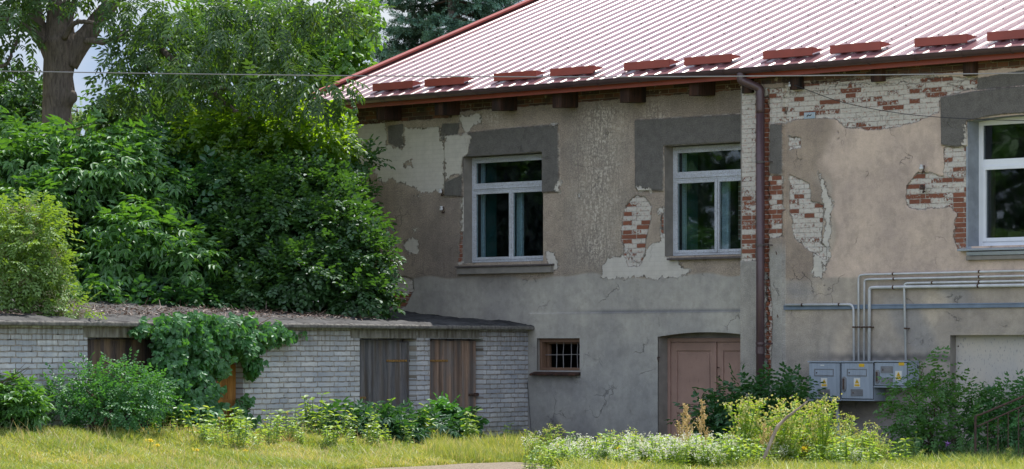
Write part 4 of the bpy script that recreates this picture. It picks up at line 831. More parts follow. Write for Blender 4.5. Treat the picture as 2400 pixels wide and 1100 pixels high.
# ================================================================== VEGETATION
UP = np.array([0, 0, 1.])
def leaf(base, d, up, L, Wd, fold=.18, droop=.0, shape='oval'):
    d = np.array(d, float); d /= np.linalg.norm(d); s = np.cross(d, up); s /= max(np.linalg.norm(s), 1e-6); n = np.cross(s, d); base = np.array(base, float)
    a, b = ((.30, .75), .5) if shape == 'oval' else (((.22, .60), .5) if shape == 'lance' else ((.18, .62), .5))
    P = lambda t, x, h: base + d * L * t + s * Wd * x + n * (h * Wd - droop * L * t * t)
    w1, w2 = (.46, .36) if shape == 'oval' else ((.42, .34) if shape == 'lance' else (.5, .46))
    return np.array([P(0, 0, 0), P(a[0], w1, fold), P(a[1], w2, fold), P(1, 0, 0), P(a[1], -w2, fold), P(a[0], -w1, fold)])
QF = np.array([[0, 1, 2, 3], [0, 3, 4, 5]])
def twig_pinnate(n=4, L=.30, ll=.10, lw=.034, hang=.6, shape='lance'):
    o = []
    for i in range(n):
        t = (i + .8) / n * L
        for s in (-1, 1): o.append(leaf((0, t, -hang * t * t * 1.3), (s * .8, .62, -hang * .8), UP, ll * rng.uniform(.85, 1.1), lw, .15, .15, shape))
    o.append(leaf((0, L, -hang * L * L * 1.3), (0, 1, -hang), UP, ll * 1.1, lw, .15, .15, shape)); return o
def twig_alt(n=7, L=.28, ll=.075, lw=.055, shape='oval'):
    o = []
    for i in range(n):
        t = (i + .6) / n * L; s = 1 if i % 2 else -1; o.append(leaf((0, t, -.2 * t * t), (s * .9, .45, rng.uniform(-.45, .05)), UP, ll * rng.uniform(.75, 1.15), lw, .16, .12, shape))
    o.append(leaf((0, L, -.02), (0, 1, -.25), UP, ll, lw, .16, .1, shape)); return o
def twig_fan(n=5, ll=.14, lw=.05, shape='lance', spread=1.9):
    return [leaf((0, 0, 0), (math.sin(a), math.cos(a), -.25), UP, ll * (1 - .25 * abs(a)), lw, .15, .12, shape) for a in np.linspace(-spread / 2 * 1.2, spread / 2 * 1.2, n)]
def twig_rosette(n=3, ll=.15, lw=.14): 
    o = []
    for i in range(n):
        a = rng.uniform(0, 6.28)
        b = (rng.uniform(-.09, .09), rng.uniform(-.09, .09), rng.uniform(-.05, .05)); dd = np.array([math.sin(a) * .5, math.cos(a) * .5 + .3, -.75]); dd /= np.linalg.norm(dd); up = np.array([0, .8, .6]); sd = np.cross(dd, up); sd /= np.linalg.norm(sd); k = rng.uniform(.65, 1.1)
        for t, f in ((0, 1), (.85, .8), (-.85, .8)): o.append(leaf(b, dd * math.cos(t) + sd * math.sin(t), up, ll * f * k, lw * .62 * k, .10, .12))
    return o
def twig_needles(n=26, L=.20, nl=.045):
    o = []
    for i in range(n):
        t = i / n * L; a = rng.uniform(0, 6.28); o.append(leaf((0, t, 0), (math.cos(a), .8, math.sin(a)), np.array([.3, .1, 1]), nl, .013, 0, 0))
    return o
def scatter(twigs, pts, dirs, scale=(.8, 1.2), rollj=.5, rndf=None):
    pts = np.asarray(pts, float); dirs = np.asarray(dirs, float); N = len(pts); Vs, Fs, Rs = [], [], []; off = 0; pick = rng.integers(0, len(twigs), N)
    dirs = dirs / np.linalg.norm(dirs, axis=1, keepdims=True); X = np.cross(dirs, UP + rng.normal(0, rollj * .5, (N, 3))); X /= np.linalg.norm(X, axis=1, keepdims=True) + 1e-9; Z = np.cross(X, dirs)
    S = rng.uniform(*scale, N); base_r = rng.uniform(0, 1, N) if rndf is None else rndf
    for k, tw in enumerate(twigs):
        T = np.concatenate(tw); nl = len(tw); i = np.nonzero(pick == k)[0]
        if not len(i): continue
        Vv = pts[i, None, :] + S[i, None, None] * (T[None, :, 0, None] * X[i, None, :] + T[None, :, 1, None] * dirs[i, None, :] + T[None, :, 2, None] * Z[i, None, :])
        F1 = (np.arange(nl)[:, None, None] * 6 + QF[None]).reshape(-1, 4); Ff = (np.arange(len(i))[:, None, None] * (nl * 6) + F1[None]).reshape(-1, 4) + off
        rr = np.clip(base_r[i, None] * .75 + rng.uniform(0, .3, (len(i), nl)) - .02, 0, 1); Rs.append(np.repeat(rr.ravel(), 6)); Vs.append(Vv.reshape(-1, 3)); Fs.append(Ff); off += len(i) * nl * 6
    return np.concatenate(Vs), np.concatenate(Fs), np.concatenate(Rs)
def fol_obj(name, data, mat, parent=None, loc=None):
    V, Fq, r = data
    if loc is not None: V = V - np.array(loc)
    return link(name, mesh_np(name, V, Fq, r), mat, parent)
def blob_pts(blobs, dens, shell=.55, down=.15, out=.7, rough=.22):
    """blobs: (px, py, Y, rx_px, ry_px, depth_m). points through each crown lump, leaf directions outwards"""
    P, D, B = [], [], []
    for (px, py, Y, rx, ry, dz) in blobs:
        c = wp(px, py, Y); a, b = rx / F * Y, ry / F * Y; N = max(4, int(dens * 4 * math.pi * ((a * b) ** 1.6 + (a * dz) ** 1.6 + (b * dz) ** 1.6) ** (1 / 1.6) / 3 ** (1 / 1.6)))
        d = rng.normal(size=(N, 3)); d /= np.linalg.norm(d, axis=1, keepdims=True); lump = 1 + rough * np.sin(d[:, 0] * 5 + px) * np.cos(d[:, 2] * 6 + py) + rough * .6 * np.sin(d[:, 1] * 11 + d[:, 2] * 9 + px)
        r = (shell + (1 - shell) * rng.uniform(0, 1, N) ** .6) * lump; P.append(c + d * r[:, None] * np.array([a, dz, b])); dd = d * out + rng.normal(0, .45, (N, 3)); dd[:, 2] -= down; D.append(dd); B.append(np.full(N, rng.uniform(0, .5)) + rng.uniform(0, .5, N))
    return np.concatenate(P), np.concatenate(D), np.concatenate(B)
T_ash = [twig_pinnate(4, .34, .145, .054, .4) for _ in range(5)]
T_elder = [twig_pinnate(2, .20, .15, .068, .45) for _ in range(4)] + [twig_fan(3, .17, .08)]
T_hazel = [twig_alt(6, .30, .098, .080) for _ in range(5)]
T_small = [twig_alt(9, .24, .046, .036) for _ in range(5)]
T_maple = [[*twig_fan(5, .14, .065, 'lance', 3.2)] + twig_alt(3, .24, .12, .11, 'broad') for _ in range(4)]
T_hop = [twig_rosette(4, .13, .12) for _ in range(6)]
T_acacia = [twig_pinnate(4, .30, .075, .040, .25, 'oval') for _ in range(4)]
T_need = [twig_needles() for _ in range(3)]
def bush(name, label, cat, blobs, dens, twigs, mat, base=None, group=None, scale=(.8, 1.2), shell=.5, down=.15, stems=5, stemr=.02, stemmat='twig', extra=None, leafname='foliage', rollj=.5):
    P, D, B = blob_pts(blobs, dens, shell, down); c = np.mean([wp(b[0], b[1], b[2]) for b in blobs], 0); bx = base if base is not None else (c[0], c[1])
    gz = float(ground_h(np.array(bx[0]), np.array(bx[1]))) if abs(bx[0]) < 14 and 40 < bx[1] < 64 else 0
    root = empty(name, (bx[0], bx[1], gz)); tag(root, label, cat, group); L = (bx[0], bx[1], gz)
    fol_obj(leafname, scatter(twigs, P, D, scale, rollj, B), M[mat], root, L)
    m = MB()
    for i in range(stems):
        b = blobs[i % len(blobs)]; t = wp(b[0] + rng.uniform(-.4, .4) * b[3], b[1] + rng.uniform(-.3, .4) * b[4], b[2] + rng.uniform(-.3, .3) * b[5]) - np.array(L); s = np.array([rng.uniform(-.1, .1), rng.uniform(-.1, .1), -.05]); mid = (s + t) / 2 + np.array([t[0] * -.15, 0, abs(t[2]) * .15]) + rng.normal(0, .08, 3)
        m.tube(smoothpath([s, mid, t], 5), [stemr * (1 - .7 * k / 10) for k in range(11)], 6)
        for q in range(3):
            u = mid * (1 - q * .3) + t * q * .3; e = u + rng.normal(0, .35, 3) * np.array([b[3] / F * b[2], .6, b[4] / F * b[2]]); m.tube([u, (u + e) / 2 + rng.normal(0, .03, 3), e], [stemr * .4, stemr * .3, stemr * .15], 4)
    if stems: m.build('branches', M[stemmat], root)
    if extra: extra(root, L, P, D)
    return root

# ---- the big ash on the left
TY = 60.0
def tp(px, py, dy=0): return Vector(wp(px, py, TY + dy))
ash = empty('ash_tree', (tp(150, 800).x, TY, 0)); tag(ash, 'big grey-barked ash tree with a bulging trunk forking below the top of the picture', 'tree'); AL = Vector((tp(150, 800).x, TY, 0))
def limb(pts, rs, name, n=6, seg=14, jit=.0):
    P = smoothpath([p - AL for p in pts], n); t = np.linspace(0, 1, len(P)); rr = list(np.interp(t, np.linspace(0, 1, len(rs)), rs)); P = [p + Vector(rng.normal(0, jit, 3)) if 0 < i < len(P) - 1 else p for i, p in enumerate(P)]
    return MB().tube(P, rr, seg).build(name, M['bark'], ash, smooth=True)
ppm = F / TY
limb([Vector((AL.x - .05, TY, -.2)), tp(143, 560), tp(138, 400), tp(135, 310), tp(133, 255), tp(138, 225), tp(136, 180), tp(140, 140), tp(142, 100), tp(142, 70)], [x / ppm for x in (62, 50, 42, 36, 34, 39, 35, 38, 44, 30)], 'trunk', 8, 18, 0)
limb([tp(158, 248, -.1), tp(168, 232, -.1), tp(166, 222, -.1), tp(158, 212, -.1)], [x / ppm for x in (6, 13, 14, 6)], 'burl', 5, 10)
limb([tp(128, 140), tp(112, 105), tp(98, 80), tp(85, 40), tp(78, -20), tp(70, -120)], [x / ppm for x in (24, 22, 19, 17, 15, 11)], 'limb', 6, 14)
limb([tp(140, 110), tp(140, 50), tp(146, 0), tp(150, -120), tp(160, -300)], [x / ppm for x in (40, 32, 32, 28, 18)], 'limb', 6, 16)
limb([tp(156, 150), tp(178, 112), tp(205, 82), tp(230, 45), tp(262, 5), tp(300, -80)], [x / ppm for x in (28, 28, 23, 20, 18, 14)], 'limb', 6, 14)
limb([tp(100, 100, -.2), tp(70, 72, -.4), tp(30, 50, -.6), tp(-40, 35, -.8)], [x / ppm for x in (12, 9, 7, 5)], 'branch', 6, 8, .006)
limb([tp(150, 90, -.3), tp(175, 55, -.5), tp(210, 52, -.7), tp(260, 62, -.9)], [x / ppm for x in (8, 6, 5, 3)], 'branch', 6, 7, .006)
limb([tp(200, 95, -.4), tp(250, 97, -.8), tp(320, 78, -1.1), tp(370, 110, -1.4), tp(430, 160, -1.8), tp(480, 195, -2.2), tp(520, 235, -2.5), tp(560, 265, -2.7), tp(592, 278, -2.9)], [x / ppm for x in (9, 7, 6, 8, 7.5, 6, 5, 4, 2)], 'branch', 6, 8, .012)
limb([tp(480, 195, -2.2), tp(540, 212, -2.5), tp(600, 214, -2.8), tp(680, 225, -3.1)], [x / ppm for x in (4, 3.5, 3, 1.5)], 'branch', 6, 6, .012)
limb([tp(330, 140, -1.2), tp(350, 165, -1.5), tp(390, 190, -1.7), tp(440, 205, -1.9)], [x / ppm for x in (3.5, 3, 3, 2)], 'branch', 6, 6, .012)
limb([tp(280, 76, -1.1), tp(340, 77, -1.3), tp(400, 92, -1.5), tp(430, 60, -1.6)], [x / ppm for x in (5, 5, 4, 2)], 'branch', 6, 6, .014)
limb([tp(45, 85, -.3), tp(30, 120, -.4), tp(15, 150, -.5), tp(-30, 170, -.6)], [x / ppm for x in (4, 4, 5, 4)], 'branch', 6, 6, .01)
ashb = [(30, 30, 59, 70, 45, .9), (40, 120, 60, 60, 40, .9), (75, -20, 60, 120, 60, 1.2), (230, 10, 59, 80, 35, .9), (330, 30, 58.5, 90, 60, 1.1), (300, 120, 58.5, 60, 50, .8), (270, 190, 59, 45, 45, .8), (380, 130, 58, 80, 60, 1.0), (350, 210, 58.5, 60, 35, .8),
        (460, 50, 58, 90, 60, 1.1), (470, 150, 57.5, 70, 45, .9), (560, 90, 57.5, 80, 55, 1.0), (560, 20, 58, 90, 40, 1.0), (620, 150, 57, 70, 45, .8), (640, 60, 57.5, 60, 45, .9), (690, 190, 56.5, 70, 38, .7), (620, 200, 56, 60, 24, .5), (760, 212, 55.8, 55, 26, .5), (790, 195, 56, 40, 22, .5), (745, 238, 55.8, 42, 12, .4), (540, 205, 57, 50, 35, .6), (430, 230, 58, 50, 30, .6), (690, 120, 57, 55, 35, .7),
        (770, 10, 57, 75, 38, .8), (820, 25, 57, 45, 30, .6), (700, 5, 57.5, 60, 30, .8),
        (150, -120, 60, 240, 90, 2.2), (60, -320, 61, 260, 120, 3), (-120, 60, 59, 90, 120, 1.5)]
P, D, B = blob_pts(ashb, 12, .35, .5, .6, .4); k = ~((P[:, 1] > 0) & (np.abs(CX + F * P[:, 0] / P[:, 1] - 195) < 42) & (np.abs(HY - F * (P[:, 2] - EYE) / P[:, 1] - 175) < 80))
k &= ~((np.abs(CX + F * P[:, 0] / P[:, 1] - 152) < 78) & (HY - F * (P[:, 2] - EYE) / P[:, 1] > 5) & (HY - F * (P[:, 2] - EYE) / P[:, 1] < 330))
fol_obj('crown', scatter(T_ash, P[k], D[k], (.8, 1.25), .6, B[k]), M['l_ash'], ash, tuple(AL))
# ---- trees behind
def tree(name, label, px, Y, blobs, dens, twigs, mat, group=None, tr=.14, scale=(.9, 1.3), shell=.3, down=.3, cat='tree', limbs=7):
    x = (px - CX) / F * Y; root = tag(empty(name, (x, Y, 0)), label, cat, group); L = (x, Y, 0)
    P, D, B = blob_pts(blobs, dens, shell, down, .6, .3); fol_obj('crown', scatter(twigs, P, D, scale, .6, B), M[mat], root, L)
    top = min(b[1] for b in blobs); m = MB(); t = wp(px + 10, top, Y) - np.array(L); m.tube(smoothpath([(0, 0, -.2), (.1, 0, t[2] * .35), (-.05, 0, t[2] * .7), tuple(t)], 5), list(np.linspace(tr, tr * .25, 16)), 10); m.build('trunk', M['bark'], root, smooth=True)
    m = MB()
    for i in range(limbs):
        b = blobs[i % len(blobs)]; e = wp(b[0], b[1], b[2]) - np.array(L); s = np.array([0, 0, e[2] * rng.uniform(.55, .8)]); m.tube(smoothpath([s, (s + e) / 2 + np.array([0, 0, .15]), e, e + rng.normal(0, .4, 3)], 4), list(np.linspace(tr * .35, tr * .06, 13)), 6)
    m.build('limb', M['bark'], root); return root
tree('maple_tree', 'sunlit light green maple between the ash and the spruce', 760, 72, [(700, 60, 72, 80, 60, 1.6), (790, 90, 72, 75, 60, 1.6), (830, 160, 72, 50, 60, 1.3), (740, 150, 72, 70, 60, 1.5), (850, 60, 73, 40, 50, 1.2), (640, 110, 72, 60, 60, 1.5), (800, 270, 71, 60, 55, 1.2), (720, 260, 71, 60, 50, 1.2), (860, 20, 73, 30, 20, 1)], 15, T_maple, 'l_maple')
tree('maple_tree', 'light green maple seen through the ash crown', 520, 74, [(480, 60, 74, 90, 70, 1.8), (560, 140, 74, 90, 60, 1.8), (430, 150, 74, 80, 60, 1.8), (620, 40, 74, 70, 60, 1.6), (500, 240, 73, 90, 50, 1.6), (600, 260, 73, 80, 45, 1.5), (380, 240, 73, 60, 45, 1.4), (660, 300, 72, 70, 40, 1.3)], 13, T_maple, 'l_maple')
tree('young_tree', 'dark green young tree left of the ash trunk', 40, 64, [(20, 250, 64, 75, 60, 1.3), (75, 220, 64, 40, 45, 1.0), (-60, 220, 64, 70, 70, 1.3), (60, 300, 64, 60, 50, 1.2), (0, 340, 64, 90, 50, 1.3)], 26, T_hazel, 'l_bush')
tree('young_tree', 'hanging creeper-covered young tree right of the ash trunk', 280, 62, [(270, 240, 62, 50, 45, .9), (320, 290, 62, 60, 45, 1.0), (250, 300, 62, 45, 30, .8), (380, 290, 62, 60, 40, 1.0)], 34, T_hazel, 'l_bush')
tree('willow_tree', 'pale distant willow top beside the ash trunk', 180, 110, [(180, 262, 110, 26, 18, 1.5), (205, 285, 110, 30, 20, 1.5), (160, 290, 110, 26, 20, 1.5)], 16, T_ash, 'l_olive', scale=(.5, .8))
tree('chestnut_tree', 'dense tree beyond the left edge of the picture, mirrored in the window panes', -950, 52, [(-950, 200, 55, 300, 300, 3), (-1000, 250, 50, 330, 320, 3), (-900, 650, 54, 260, 220, 3), (-1000, 650, 49, 300, 220, 3), (-1100, -100, 52, 300, 200, 3), (-1080, 300, 46.5, 330, 330, 2.6), (-1100, 650, 46, 300, 220, 2.6), (-1080, -50, 47, 330, 220, 2.6)], 6, T_maple, 'l_maple', scale=(1.8, 2.6))
# ---- spruce behind the roof
SY = 84.0; sx = (1062 - CX) / F * SY; spr = tag(empty('spruce_tree', (sx, SY, 0)), 'blue-green spruce with drooping boughs behind the roof', 'tree')
MB().tube([(0, 0, -.2), (0, 0, 6), (.05, 0, 16)], [.28, .24, .05], 10).build('trunk', M['bark'], spr, smooth=True)
m = MB(); pts, dirs, rn = [], [], []
for i in range(120):
    z = 7.6 + i * .055 + rng.uniform(-.08, .08); a = rng.uniform(0, 6.283); L = rng.uniform(1.7, 2.5) * (1 - (z - 7.4) / 15); c, s = math.cos(a), math.sin(a); prev = None; Q = []
    for k in range(8): t = k / 7; Q.append((c * L * t, s * L * t, z - .35 * t + .30 * t * t * t))
    m.tube(Q, list(np.linspace(.035, .008, 8)), 5)
    for k in range(2, 8):
        for sd_ in (-1, 1):
            for j in range(2):
                w = (.55 * (1.15 - k / 8)) * rng.uniform(.5, 1); p0 = np.array(Q[k]); dv = np.array([c * .6 - s * sd_ * .8, s * .6 + c * sd_ * .8, -.18 + rng.uniform(-.15, .1)]); m.tube([p0, p0 + dv * w], [.007, .003], 3)
                for q in range(5): pts.append(p0 + dv * w * (q + .5) / 4.5 + rng.normal(0, .02, 3)); dirs.append(dv + rng.normal(0, .3, 3)); rn.append(min(1, rng.uniform(.1, .55) + (.6 if (k >= 5 or q >= 3) and s < .3 else 0)))
    for q in range(3): pts.append(np.array(Q[7]) + rng.normal(0, .04, 3)); dirs.append((c, s, .1)); rn.append(.98)
m.build('boughs', M['twig'], spr)
V_, F_, r_n = scatter(T_need, np.array(pts), np.array(dirs), (1.2, 1.9), .5, np.array(rn) * 1.2); fol_obj('needles', (V_, F_, r_n), M['l_spruce'], spr)
# ---- bushes behind and over the shed
bush('shrub', 'wide dark green shrub against the house corner with a sunlit yellow-green top', 'shrub',
     [(560, 455, 57.2, 95, 70, 1.3), (660, 455, 57.2, 95, 72, 1.3), (760, 475, 57.2, 80, 80, 1.2), (640, 520, 56.5, 110, 100, 1.4), (780, 560, 56, 90, 90, 1.1), (860, 620, 55.3, 52, 80, .7), (825, 470, 57.5, 34, 60, .5), (700, 650, 55, 110, 70, 1.0), (850, 690, 54.6, 60, 38, .5), (560, 600, 56, 90, 90, 1.2), (580, 690, 54.8, 80, 40, .8), (845, 375, 58.3, 34, 14, .3), (600, 716, 54.6, 70, 22, .4), (720, 712, 55, 80, 22, .4), (840, 712, 55.3, 60, 18, .3)], 88, T_hazel, 'l_bush', scale=(.75, 1.1), shell=.62, stems=8, stemr=.03)
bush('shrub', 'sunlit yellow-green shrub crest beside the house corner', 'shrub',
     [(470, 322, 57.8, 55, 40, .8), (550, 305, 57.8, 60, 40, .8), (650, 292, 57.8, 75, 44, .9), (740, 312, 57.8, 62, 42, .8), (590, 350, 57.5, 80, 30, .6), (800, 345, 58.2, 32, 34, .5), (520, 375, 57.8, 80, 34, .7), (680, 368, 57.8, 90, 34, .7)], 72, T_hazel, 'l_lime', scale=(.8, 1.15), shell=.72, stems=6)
bush('box_elder', 'bright green pinnate-leaved shrub below the ash trunk', 'shrub',
     [(60, 400, 56, 90, 70, 1.2), (150, 350, 56.5, 60, 50, .9), (230, 350, 56.5, 70, 50, .9), (310, 350, 56.5, 50, 40, .8), (20, 330, 57, 60, 55, .9), (190, 430, 56, 90, 60, 1.1), (290, 400, 56, 70, 50, .9), (60, 470, 55, 80, 40, .8)], 52, T_elder, 'l_elder', scale=(.9, 1.3), shell=.6, down=.3)
bush('box_elder', 'light green pinnate-leaved shrub in the middle of the thicket', 'shrub',
     [(300, 545, 54.6, 80, 50, .9), (390, 570, 54.6, 80, 50, .8), (450, 610, 54.4, 60, 45, .7), (260, 620, 54.4, 70, 50, .7), (240, 690, 53.5, 75, 34, .5), (330, 500, 55.2, 60, 34, .6), (400, 440, 56, 40, 50, .6)], 54, T_elder, 'l_elder', scale=(.9, 1.25), shell=.62, down=.35)
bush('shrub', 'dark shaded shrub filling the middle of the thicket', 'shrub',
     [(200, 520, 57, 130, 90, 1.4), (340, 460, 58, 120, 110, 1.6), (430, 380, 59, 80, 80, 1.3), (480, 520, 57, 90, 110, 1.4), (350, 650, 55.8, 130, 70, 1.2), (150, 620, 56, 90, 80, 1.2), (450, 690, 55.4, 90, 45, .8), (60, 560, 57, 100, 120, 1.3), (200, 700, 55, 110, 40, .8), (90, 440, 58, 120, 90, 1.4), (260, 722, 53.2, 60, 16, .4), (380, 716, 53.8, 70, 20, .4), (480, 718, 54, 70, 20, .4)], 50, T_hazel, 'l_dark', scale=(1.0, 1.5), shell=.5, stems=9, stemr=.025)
def umbels(root, L, P, D):
    px = CX + F * P[:, 0] / P[:, 1]; k = rng.choice(np.nonzero((P[:, 1] < np.percentile(P[:, 1], 45)))[0], 60); T = [[leaf(rng.normal(0, .05, 3) * np.array([1, 1, .35]), rng.normal(0, 1, 3), UP, .016, .014) for _ in range(60)] for _ in range(3)]
    d = np.tile([0, 0, 1.], (len(k), 1)) + rng.normal(0, .2, (len(k), 3)); d[:, 1] -= .9; fol_obj('umbels', scatter(T, P[k] + np.array([0, -.08, .06]), d, (.8, 1.4), .3), M['f_elder'], root, L)
bush('elder_shrub', 'olive-green elder with faded flower umbels drooping over the left end of the shed roof', 'shrub',
     [(30, 560, 47.6, 85, 70, .8), (90, 560, 47.8, 60, 60, .7), (40, 640, 47.4, 90, 55, .7), (110, 640, 47.5, 48, 50, .5), (60, 500, 48, 70, 30, .5), (120, 700, 47.2, 50, 30, .3), (170, 732, 47, 42, 20, .25), (30, 690, 47.4, 45, 22, .3)], 95, T_acacia, 'l_olive', base=(wp(20, 700, 50)[0], 50.2), scale=(.7, 1.0), shell=.62, down=.25, extra=umbels)
# ---- hop vine over the shed front, shrubs before it
def sp(px, py, w): return np.array(FS.world(*FS.p(px, py, w)))
def vine(label, blobs, dens, mat='l_vine', twigs=None, name='hop_vine', cat='climbing plant', scale=(.75, 1.1), group=None):
    P, D, B = [], [], []
    for px, py, rx, ry, w in blobs:
        N = int(rx * ry * dens / 1000); a = rng.uniform(0, 6.283, N); r = np.sqrt(rng.uniform(0, 1, N)) * (1 + .18 * np.sin(a * 5 + px))
        for x, y, q in zip(px + rx * r * np.cos(a), py + ry * r * np.sin(a), rng.uniform(.02, 1, N)): P.append(sp(x, y, w * q + .05)); D.append((.5 + rng.normal(0, .4), -.6 + rng.normal(0, .4), rng.normal(-.1, .4)))
        B.append(np.full(N, rng.uniform(0, .4)) + rng.uniform(0, .5, N))
    x, y, z = sp(blobs[0][0], 900, .3); L = (x, y, float(ground_h(np.array(x), np.array(y)))); root = tag(empty(name, L), label, cat, group); fol_obj('foliage', scatter(twigs or T_hop, P, D, scale, .8, np.concatenate(B)), M[mat], root, L)
    m = MB()
    for px, py, rx, ry, w in blobs:
        for k in range(2):
            pts = [sp(px + rng.uniform(-rx, rx) * .6, py + ry * (1 - t * 2.2), w * .7 + .05) + rng.normal(0, .04, 3) - np.array(L) for t in (0, .3, .6, .9)]; m.tube(smoothpath(pts, 4), .007, 5)
    m.build('stems', M['twig'], root); return root
vine('dense hop vine hanging over the shed front beside the ochre door', [(450, 780, 75, 45, .45), (520, 800, 70, 50, .42), (420, 850, 58, 60, .4), (440, 900, 64, 60, .5), (390, 930, 66, 50, .55), (450, 962, 60, 36, .6), (540, 765, 55, 24, .35), (580, 790, 38, 24, .25), (590, 835, 15, 38, .12), (640, 790, 34, 15, .14), (690, 788, 26, 7, .10), (500, 860, 30, 24, .3), (565, 950, 12, 18, .1), (575, 975, 18, 12, .15), (590, 860, 10, 30, .08), (410, 760, 40, 22, .4), (385, 815, 30, 20, .12), (330, 770, 26, 12, .1), (620, 770, 50, 12, .2)], 48)
bush('shrub', 'low dark green shrub before the dark plank door', 'shrub', [(220, 915, 46.0, 60, 32, .4), (300, 905, 46.2, 66, 32, .4), (160, 950, 45.8, 50, 26, .35), (250, 960, 45.9, 100, 34, .45), (345, 930, 46.3, 50, 40, .4), (230, 875, 46.2, 46, 12, .2), (140, 910, 45.8, 24, 22, .2), (300, 860, 46.3, 30, 14, .2)], 120, T_small, 'l_vine', scale=(.75, 1.15), shell=.5)
bush('peony_bush', 'pale green broad-leaved bush at the left edge', 'shrub', [(20, 930, 44.9, 55, 32, .4), (70, 945, 44.9, 35, 30, .35), (-30, 930, 44.9, 50, 40, .4), (40, 965, 44.8, 60, 25, .35)], 130, T_elder, 'l_elder', scale=(.6, .9))
bush('bramble', 'dark bramble patch before the grey plank door', 'bramble', [(800, 985, 50.2, 60, 24, .35), (880, 985, 50.8, 60, 24, .35), (950, 995, 51.3, 60, 26, .35), (1010, 1010, 51.8, 60, 24, .35), (1060, 1020, 52.3, 55, 18, .3), (900, 1015, 50.6, 90, 18, .3)], 150, T_elder, 'l_dark', scale=(.6, .95))
bush('maple_sapling', 'small maple sapling before the brown plank door', 'sapling', [(1045, 965, 52.6, 38, 16, .22), (1070, 985, 52.6, 36, 16, .22), (1035, 990, 52.6, 30, 14, .2), (1085, 1003, 52.6, 28, 10, .18)], 190, T_maple, 'l_vine', scale=(.6, .9), stems=3, stemr=.012)
bush('shrub', 'dark broad shrub at the foot of the downpipe', 'shrub', [(1760, 945, 50.8, 80, 32, .4), (1830, 930, 50.8, 60, 26, .35), (1700, 985, 51, 60, 34, .4), (1790, 1000, 50.6, 90, 40, .5), (1870, 950, 50.5, 35, 22, .3), (1700, 1030, 50.8, 60, 30, .4), (1640, 985, 51.2, 22, 10, .2), (1870, 1010, 50.3, 40, 30, .35)], 100, T_acacia, 'l_dark', scale=(.95, 1.35), shell=.45)
bush('ash_sapling', 'green ash saplings growing before the shorter meter cabinet', 'sapling', [(2150, 930, 48.9, 60, 34, .4), (2200, 960, 48.8, 75, 40, .45), (2130, 985, 48.9, 60, 32, .4), (2240, 1010, 48.7, 75, 34, .4), (2160, 1030, 48.7, 75, 26, .4), (2195, 880, 49, 30, 34, .2), (2170, 865, 49, 22, 16, .15), (2150, 890, 49, 24, 14, .15), (2225, 900, 49, 34, 14, .2), (2260, 930, 48.9, 38, 12, .2)], 72, T_acacia, 'l_elder', scale=(.6, .95), shell=.45, stems=7, stemr=.012)
bush('shrub', 'dark shrub behind the rusty railing', 'shrub', [(2300, 960, 49.2, 50, 26, .3), (2360, 945, 49, 55, 30, .3), (2330, 1010, 48.9, 70, 34, .35), (2400, 990, 48.8, 50, 50, .35), (2390, 925, 49, 40, 12, .2)], 110, T_acacia, 'l_vine', scale=(.65, .95))
# ---- railing of sunken steps
rl = tag(empty('iron_railing', (0, 0, 0)), 'rusty iron stair railing at the lower right corner', 'railing'); RY = 47.4
def rp(px, py, dy=0): return Vector(wp(px, py, RY + dy))
MB().tube([rp(2286, 990), rp(2288, 975), rp(2298, 972), rp(2450, 908)], .016, 8).build('handrail', M['rust'], rl)
MB().tube([rp(2286, 1080), rp(2286, 975)], .018, 8).build('post', M['rust'], rl)
MB().tube([rp(2290, 1000, .0), rp(2450, 928)], .012, 8).build('rail', M['rust'], rl); MB().tube([rp(2340, 1085), rp(2450, 1045)], .014, 8).build('rail', M['rust'], rl)
for px in (2315, 2339, 2363, 2387, 2411): MB().tube([rp(px, 1000 - (px - 2290) * .45), rp(px, 1085 - max(0, px - 2340) * .36)], .009, 6).build('baluster', M['rust'], rl)
stk = MB().tube([Vector(wp(1790, 1075, 43.6)) - Vector(wp(1790, 1075, 43.6)), Vector(wp(1822, 1000, 43.65)) - Vector(wp(1790, 1075, 43.6)), Vector(wp(1845, 978, 43.7)) - Vector(wp(1790, 1075, 43.6)), Vector(wp(1893, 941, 43.75)) - Vector(wp(1790, 1075, 43.6))], [.022, .024, .019, .010], 8).build('dry_branch', M['stick']); stk.location = wp(1790, 1075, 43.6); tag(stk, 'bare grey stick leaning out of the weeds', 'stick')

